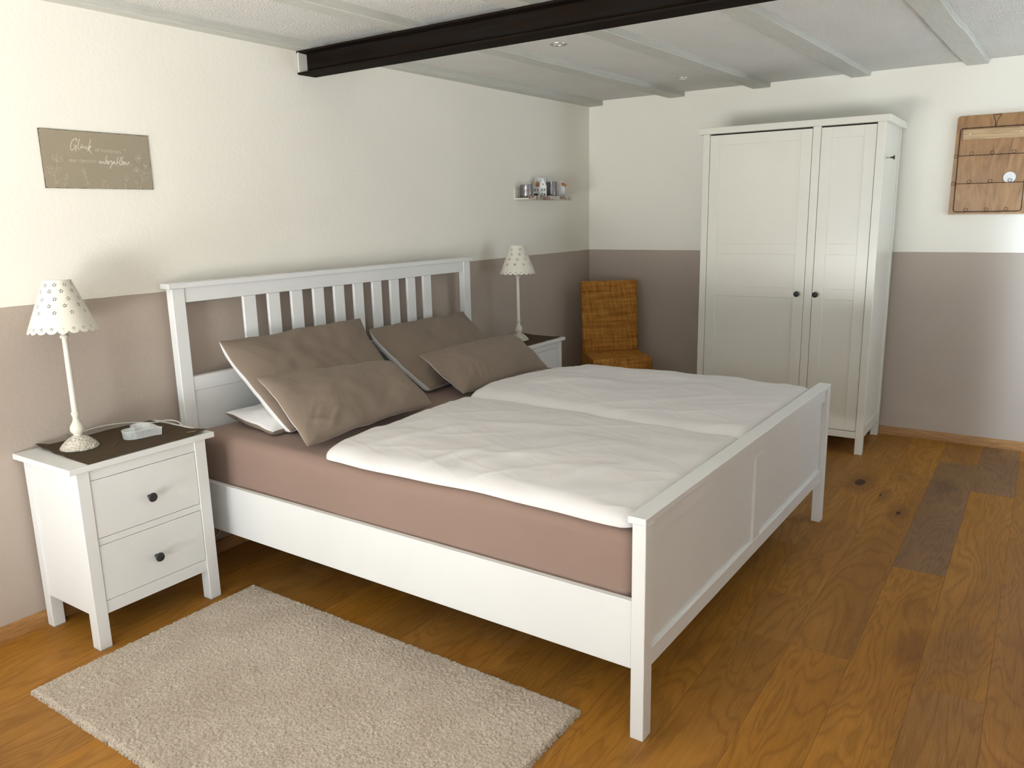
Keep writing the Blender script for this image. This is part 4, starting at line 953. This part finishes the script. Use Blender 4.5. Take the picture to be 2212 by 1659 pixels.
# ------------------------------------------------------------------ memo board with wire frame
def board():
    t = empty('memo_board', (2.62, 3.517, 1.39)); tag(t, 'varnished oak memo board with dark wire grid on the back wall', 'memo board')
    n = N('varnished_board_wood'); a = n.noise(n.coord((8, 1, 1.8)), 2.2, 4, .6, 1.6); f = n.noise(n.coord((70, 1, 3)), 2, 3)
    m = n.out(n.mix(n.math('MULTIPLY', f, .3), n.ramp(a, [(.26, (.22, .10, .030)), (.48, (.38, .195, .066)), (.74, (.50, .285, .11))]), (.12, .05, .016)), .3)
    n2 = N('pale_board_strip'); a2 = n2.noise(n2.coord((2, 1, 30)), 3, 3, .6, .6); m2 = n2.out(n2.ramp(a2, [(.35, (.36, .22, .10)), (.65, (.56, .39, .21))]), .3)
    x0, x1, z0, z1, r = 2.421, 2.822, 1.389, 1.9435, .016
    bm = bmesh.new(); pf = [(x0, z0), (x1, z0)] + [(x1 - r + r * math.cos(q), z1 - r + r * math.sin(q)) for q in [k * math.pi / 16 for k in range(9)]] + [(x0 + .006 + r - r * math.sin(q), z1 - r + r * math.cos(q)) for q in [k * math.pi / 16 for k in range(9)]]
    a_ = [bm.verts.new((x, 3.497, z)) for x, z in pf]; b_ = [bm.verts.new((x, 3.5165, z)) for x, z in pf]; k_ = len(pf)
    bm.faces.new(a_); bm.faces.new(b_[::-1])
    for k in range(k_): bm.faces.new((a_[k], b_[k], b_[(k + 1) % k_], a_[(k + 1) % k_]))
    bmesh.ops.recalc_face_normals(bm, faces=bm.faces); part('board', bm, m, t, angle=30)
    part('wood_strip', box(2.462, 2.782, 3.489, 3.4975, 1.808, 1.866, .001), m2, t)
    for x in (2.497, 2.745): part('screw', (lambda b: (bmesh.ops.transform(b, matrix=Matrix.Translation((x, 3.489, 1.842)) @ Matrix.Rotation(R_(90), 4, 'X'), verts=b.verts), b)[1])(lathe([(.0055, 0), (.005, .0015), (.002, .0025)], 16)), plain('bright_screw', (.8, .78, .72), .2, metal=1, bs=0), t)
    y = 3.484; WIRE = plain('dark_wire', (.03, .024, .022), .38, metal=.6, bs=0)
    def rect(xa, xb, za, zb, r=.014):
        P = []
        for cx, cz, a0 in ((xb - r, zb - r, 0), (xa + r, zb - r, 90), (xa + r, za + r, 180), (xb - r, za + r, 270)):
            for k in range(6): q = R_(a0 + 90 * k / 5); P.append((cx + r * math.cos(q), y, cz + r * math.sin(q)))
        return P
    bm = tube(rect(2.447, 2.786, 1.403, 1.873), .0021, 8, closed=True)
    for z in (1.7205, 1.5635): tube([(2.447, y, z), (2.786, y, z)], .0017, 6, bm)
    tube([(2.604, 3.494, 1.939), (2.617, y + .002, 1.905), (2.619, y, 1.875)], .0014, 6, bm); tube([(2.644, 3.494, 1.939), (2.626, y + .002, 1.905), (2.621, y, 1.875)], .0014, 6, bm); tube([(2.604, 3.494, 1.939), (2.644, 3.494, 1.939)], .0014, 6, bm)
    part('wire_frame', bm, WIRE, t)
    for x, z in [(2.515, 1.7315), (2.617, 1.7315), (2.7225, 1.7315), (2.515, 1.5745), (2.621, 1.5745), (2.718, 1.5745), (2.512, 1.4145), (2.615, 1.4145), (2.712, 1.4145), (2.4365, 1.7205), (2.4345, 1.5645)]:
        part('wire_ring', tube([(x + .0095 * math.cos(q * math.pi / 12), y - .001, z + .0095 * math.sin(q * math.pi / 12)) for q in range(24)], .0012, 6, closed=True), WIRE, t)
    d = empty('paper_disc', (2.714, 3.4865, 1.560)); tag(d, 'round white paper disc held in the lower wire row of the memo board', 'paper disc')
    b = lathe([(.0305, 0), (.0305, .0012)], 40); bmesh.ops.transform(b, matrix=Matrix.Translation((0, 0, .031)) @ Matrix.Rotation(R_(90), 4, 'X'), verts=b.verts)
    obj('disc', b, plain('white_card', (.82, .84, .85), .6), d)
board()

# ------------------------------------------------------------------ rug
def rug():
    cs = [np.array(c) for c in ((.428, -.945), (.428, -.092), (1.934, -.112), (1.934, -.960))]   # near-left, far-left, far-right, near-right
    nu, nv = 560, 320; a, b = np.meshgrid(np.linspace(0, 1, nu), np.linspace(0, 1, nv), indexing='ij')
    P = cs[0] * ((1 - a) * (1 - b))[..., None] + cs[3] * (a * (1 - b))[..., None] + cs[2] * (a * b)[..., None] + cs[1] * ((1 - a) * b)[..., None]
    rs = np.random.RandomState(4)
    coarse = rs.rand(nu, nv); k = coarse.copy()
    for ax in (0, 1): k = (np.roll(k, 1, ax) + 2 * k + np.roll(k, -1, ax)) / 4
    k = (k - .5) * 3.2
    k2 = rs.rand(nu // 3 + 2, nv // 3 + 2); k2 = np.kron(k2, np.ones((3, 3)))[:nu, :nv]
    e = np.minimum(np.minimum(a, 1 - a) * 1.5, np.minimum(b, 1 - b) * .85)
    rnd = np.sqrt(np.clip(1 - (1 - np.clip(e / .014, 0, 1)) ** 2, 0, 1))
    Z = .002 + (.0165 + .0040 * np.clip(k, -1, 1) + .0012 * (k2 - .5)) * rnd
    J = (rs.rand(nu, nv, 2) - .5) * .0028
    ed = (e < .003)[..., None]; J = np.where(ed, J * 2.4, J)
    P = P + J
    V = np.concatenate([P, Z[..., None]], -1).reshape(-1, 3)
    i = np.arange(nu * nv).reshape(nu, nv); Ft = np.stack([i[:-1, :-1], i[1:, :-1], i[1:, 1:], i[:-1, 1:]], -1).reshape(-1, 4)
    ring = np.concatenate([i[:, 0], i[-1, 1:], i[-2::-1, -1], i[0, -2:0:-1]]); nx = np.roll(ring, -1); m0 = nu * nv
    low = V[ring].copy(); low[:, 2] = .0; idx = m0 + np.arange(len(ring)); Fs = np.stack([ring, idx, np.roll(idx, -1), nx], -1)
    VV = np.concatenate([V, low]); loc = np.array([1.18, -.52, 0.0])
    me = raw_mesh('pile', VV - loc, np.concatenate([Ft, Fs]))
    n = N('beige_loop_pile'); f = n.noise(n.coord(), 260, 3, .7); g = n.noise(n.coord((1, .7, 1)), 5.5, 3, .55, .4); gg = n.noise(n.coord(), 28, 2)
    c = n.ramp(f, [(.34, (.31, .245, .185)), (.5, (.54, .455, .365)), (.64, (.73, .655, .56))])
    c = n.mix(n.math('MULTIPLY', n.ramp(g, [(.36, 1.0), (.58, 0.0)]), .32), c, (.36, .285, .215))
    c = n.mix(n.math('MULTIPLY', n.ramp(gg, [(.35, 1.0), (.6, 0.0)]), .15), c, (.36, .285, .215))
    n.bump(f, .8, .004); n.b.inputs['Sheen Weight'].default_value = .2
    t = empty('rug', loc); tag(t, 'beige short-pile rug lying on the oak floor in front of the bed', 'rug')
    o = fin('pile', me, n.out(c, .95, .1), t, angle=180); tag(o, kind='stuff')
rug()
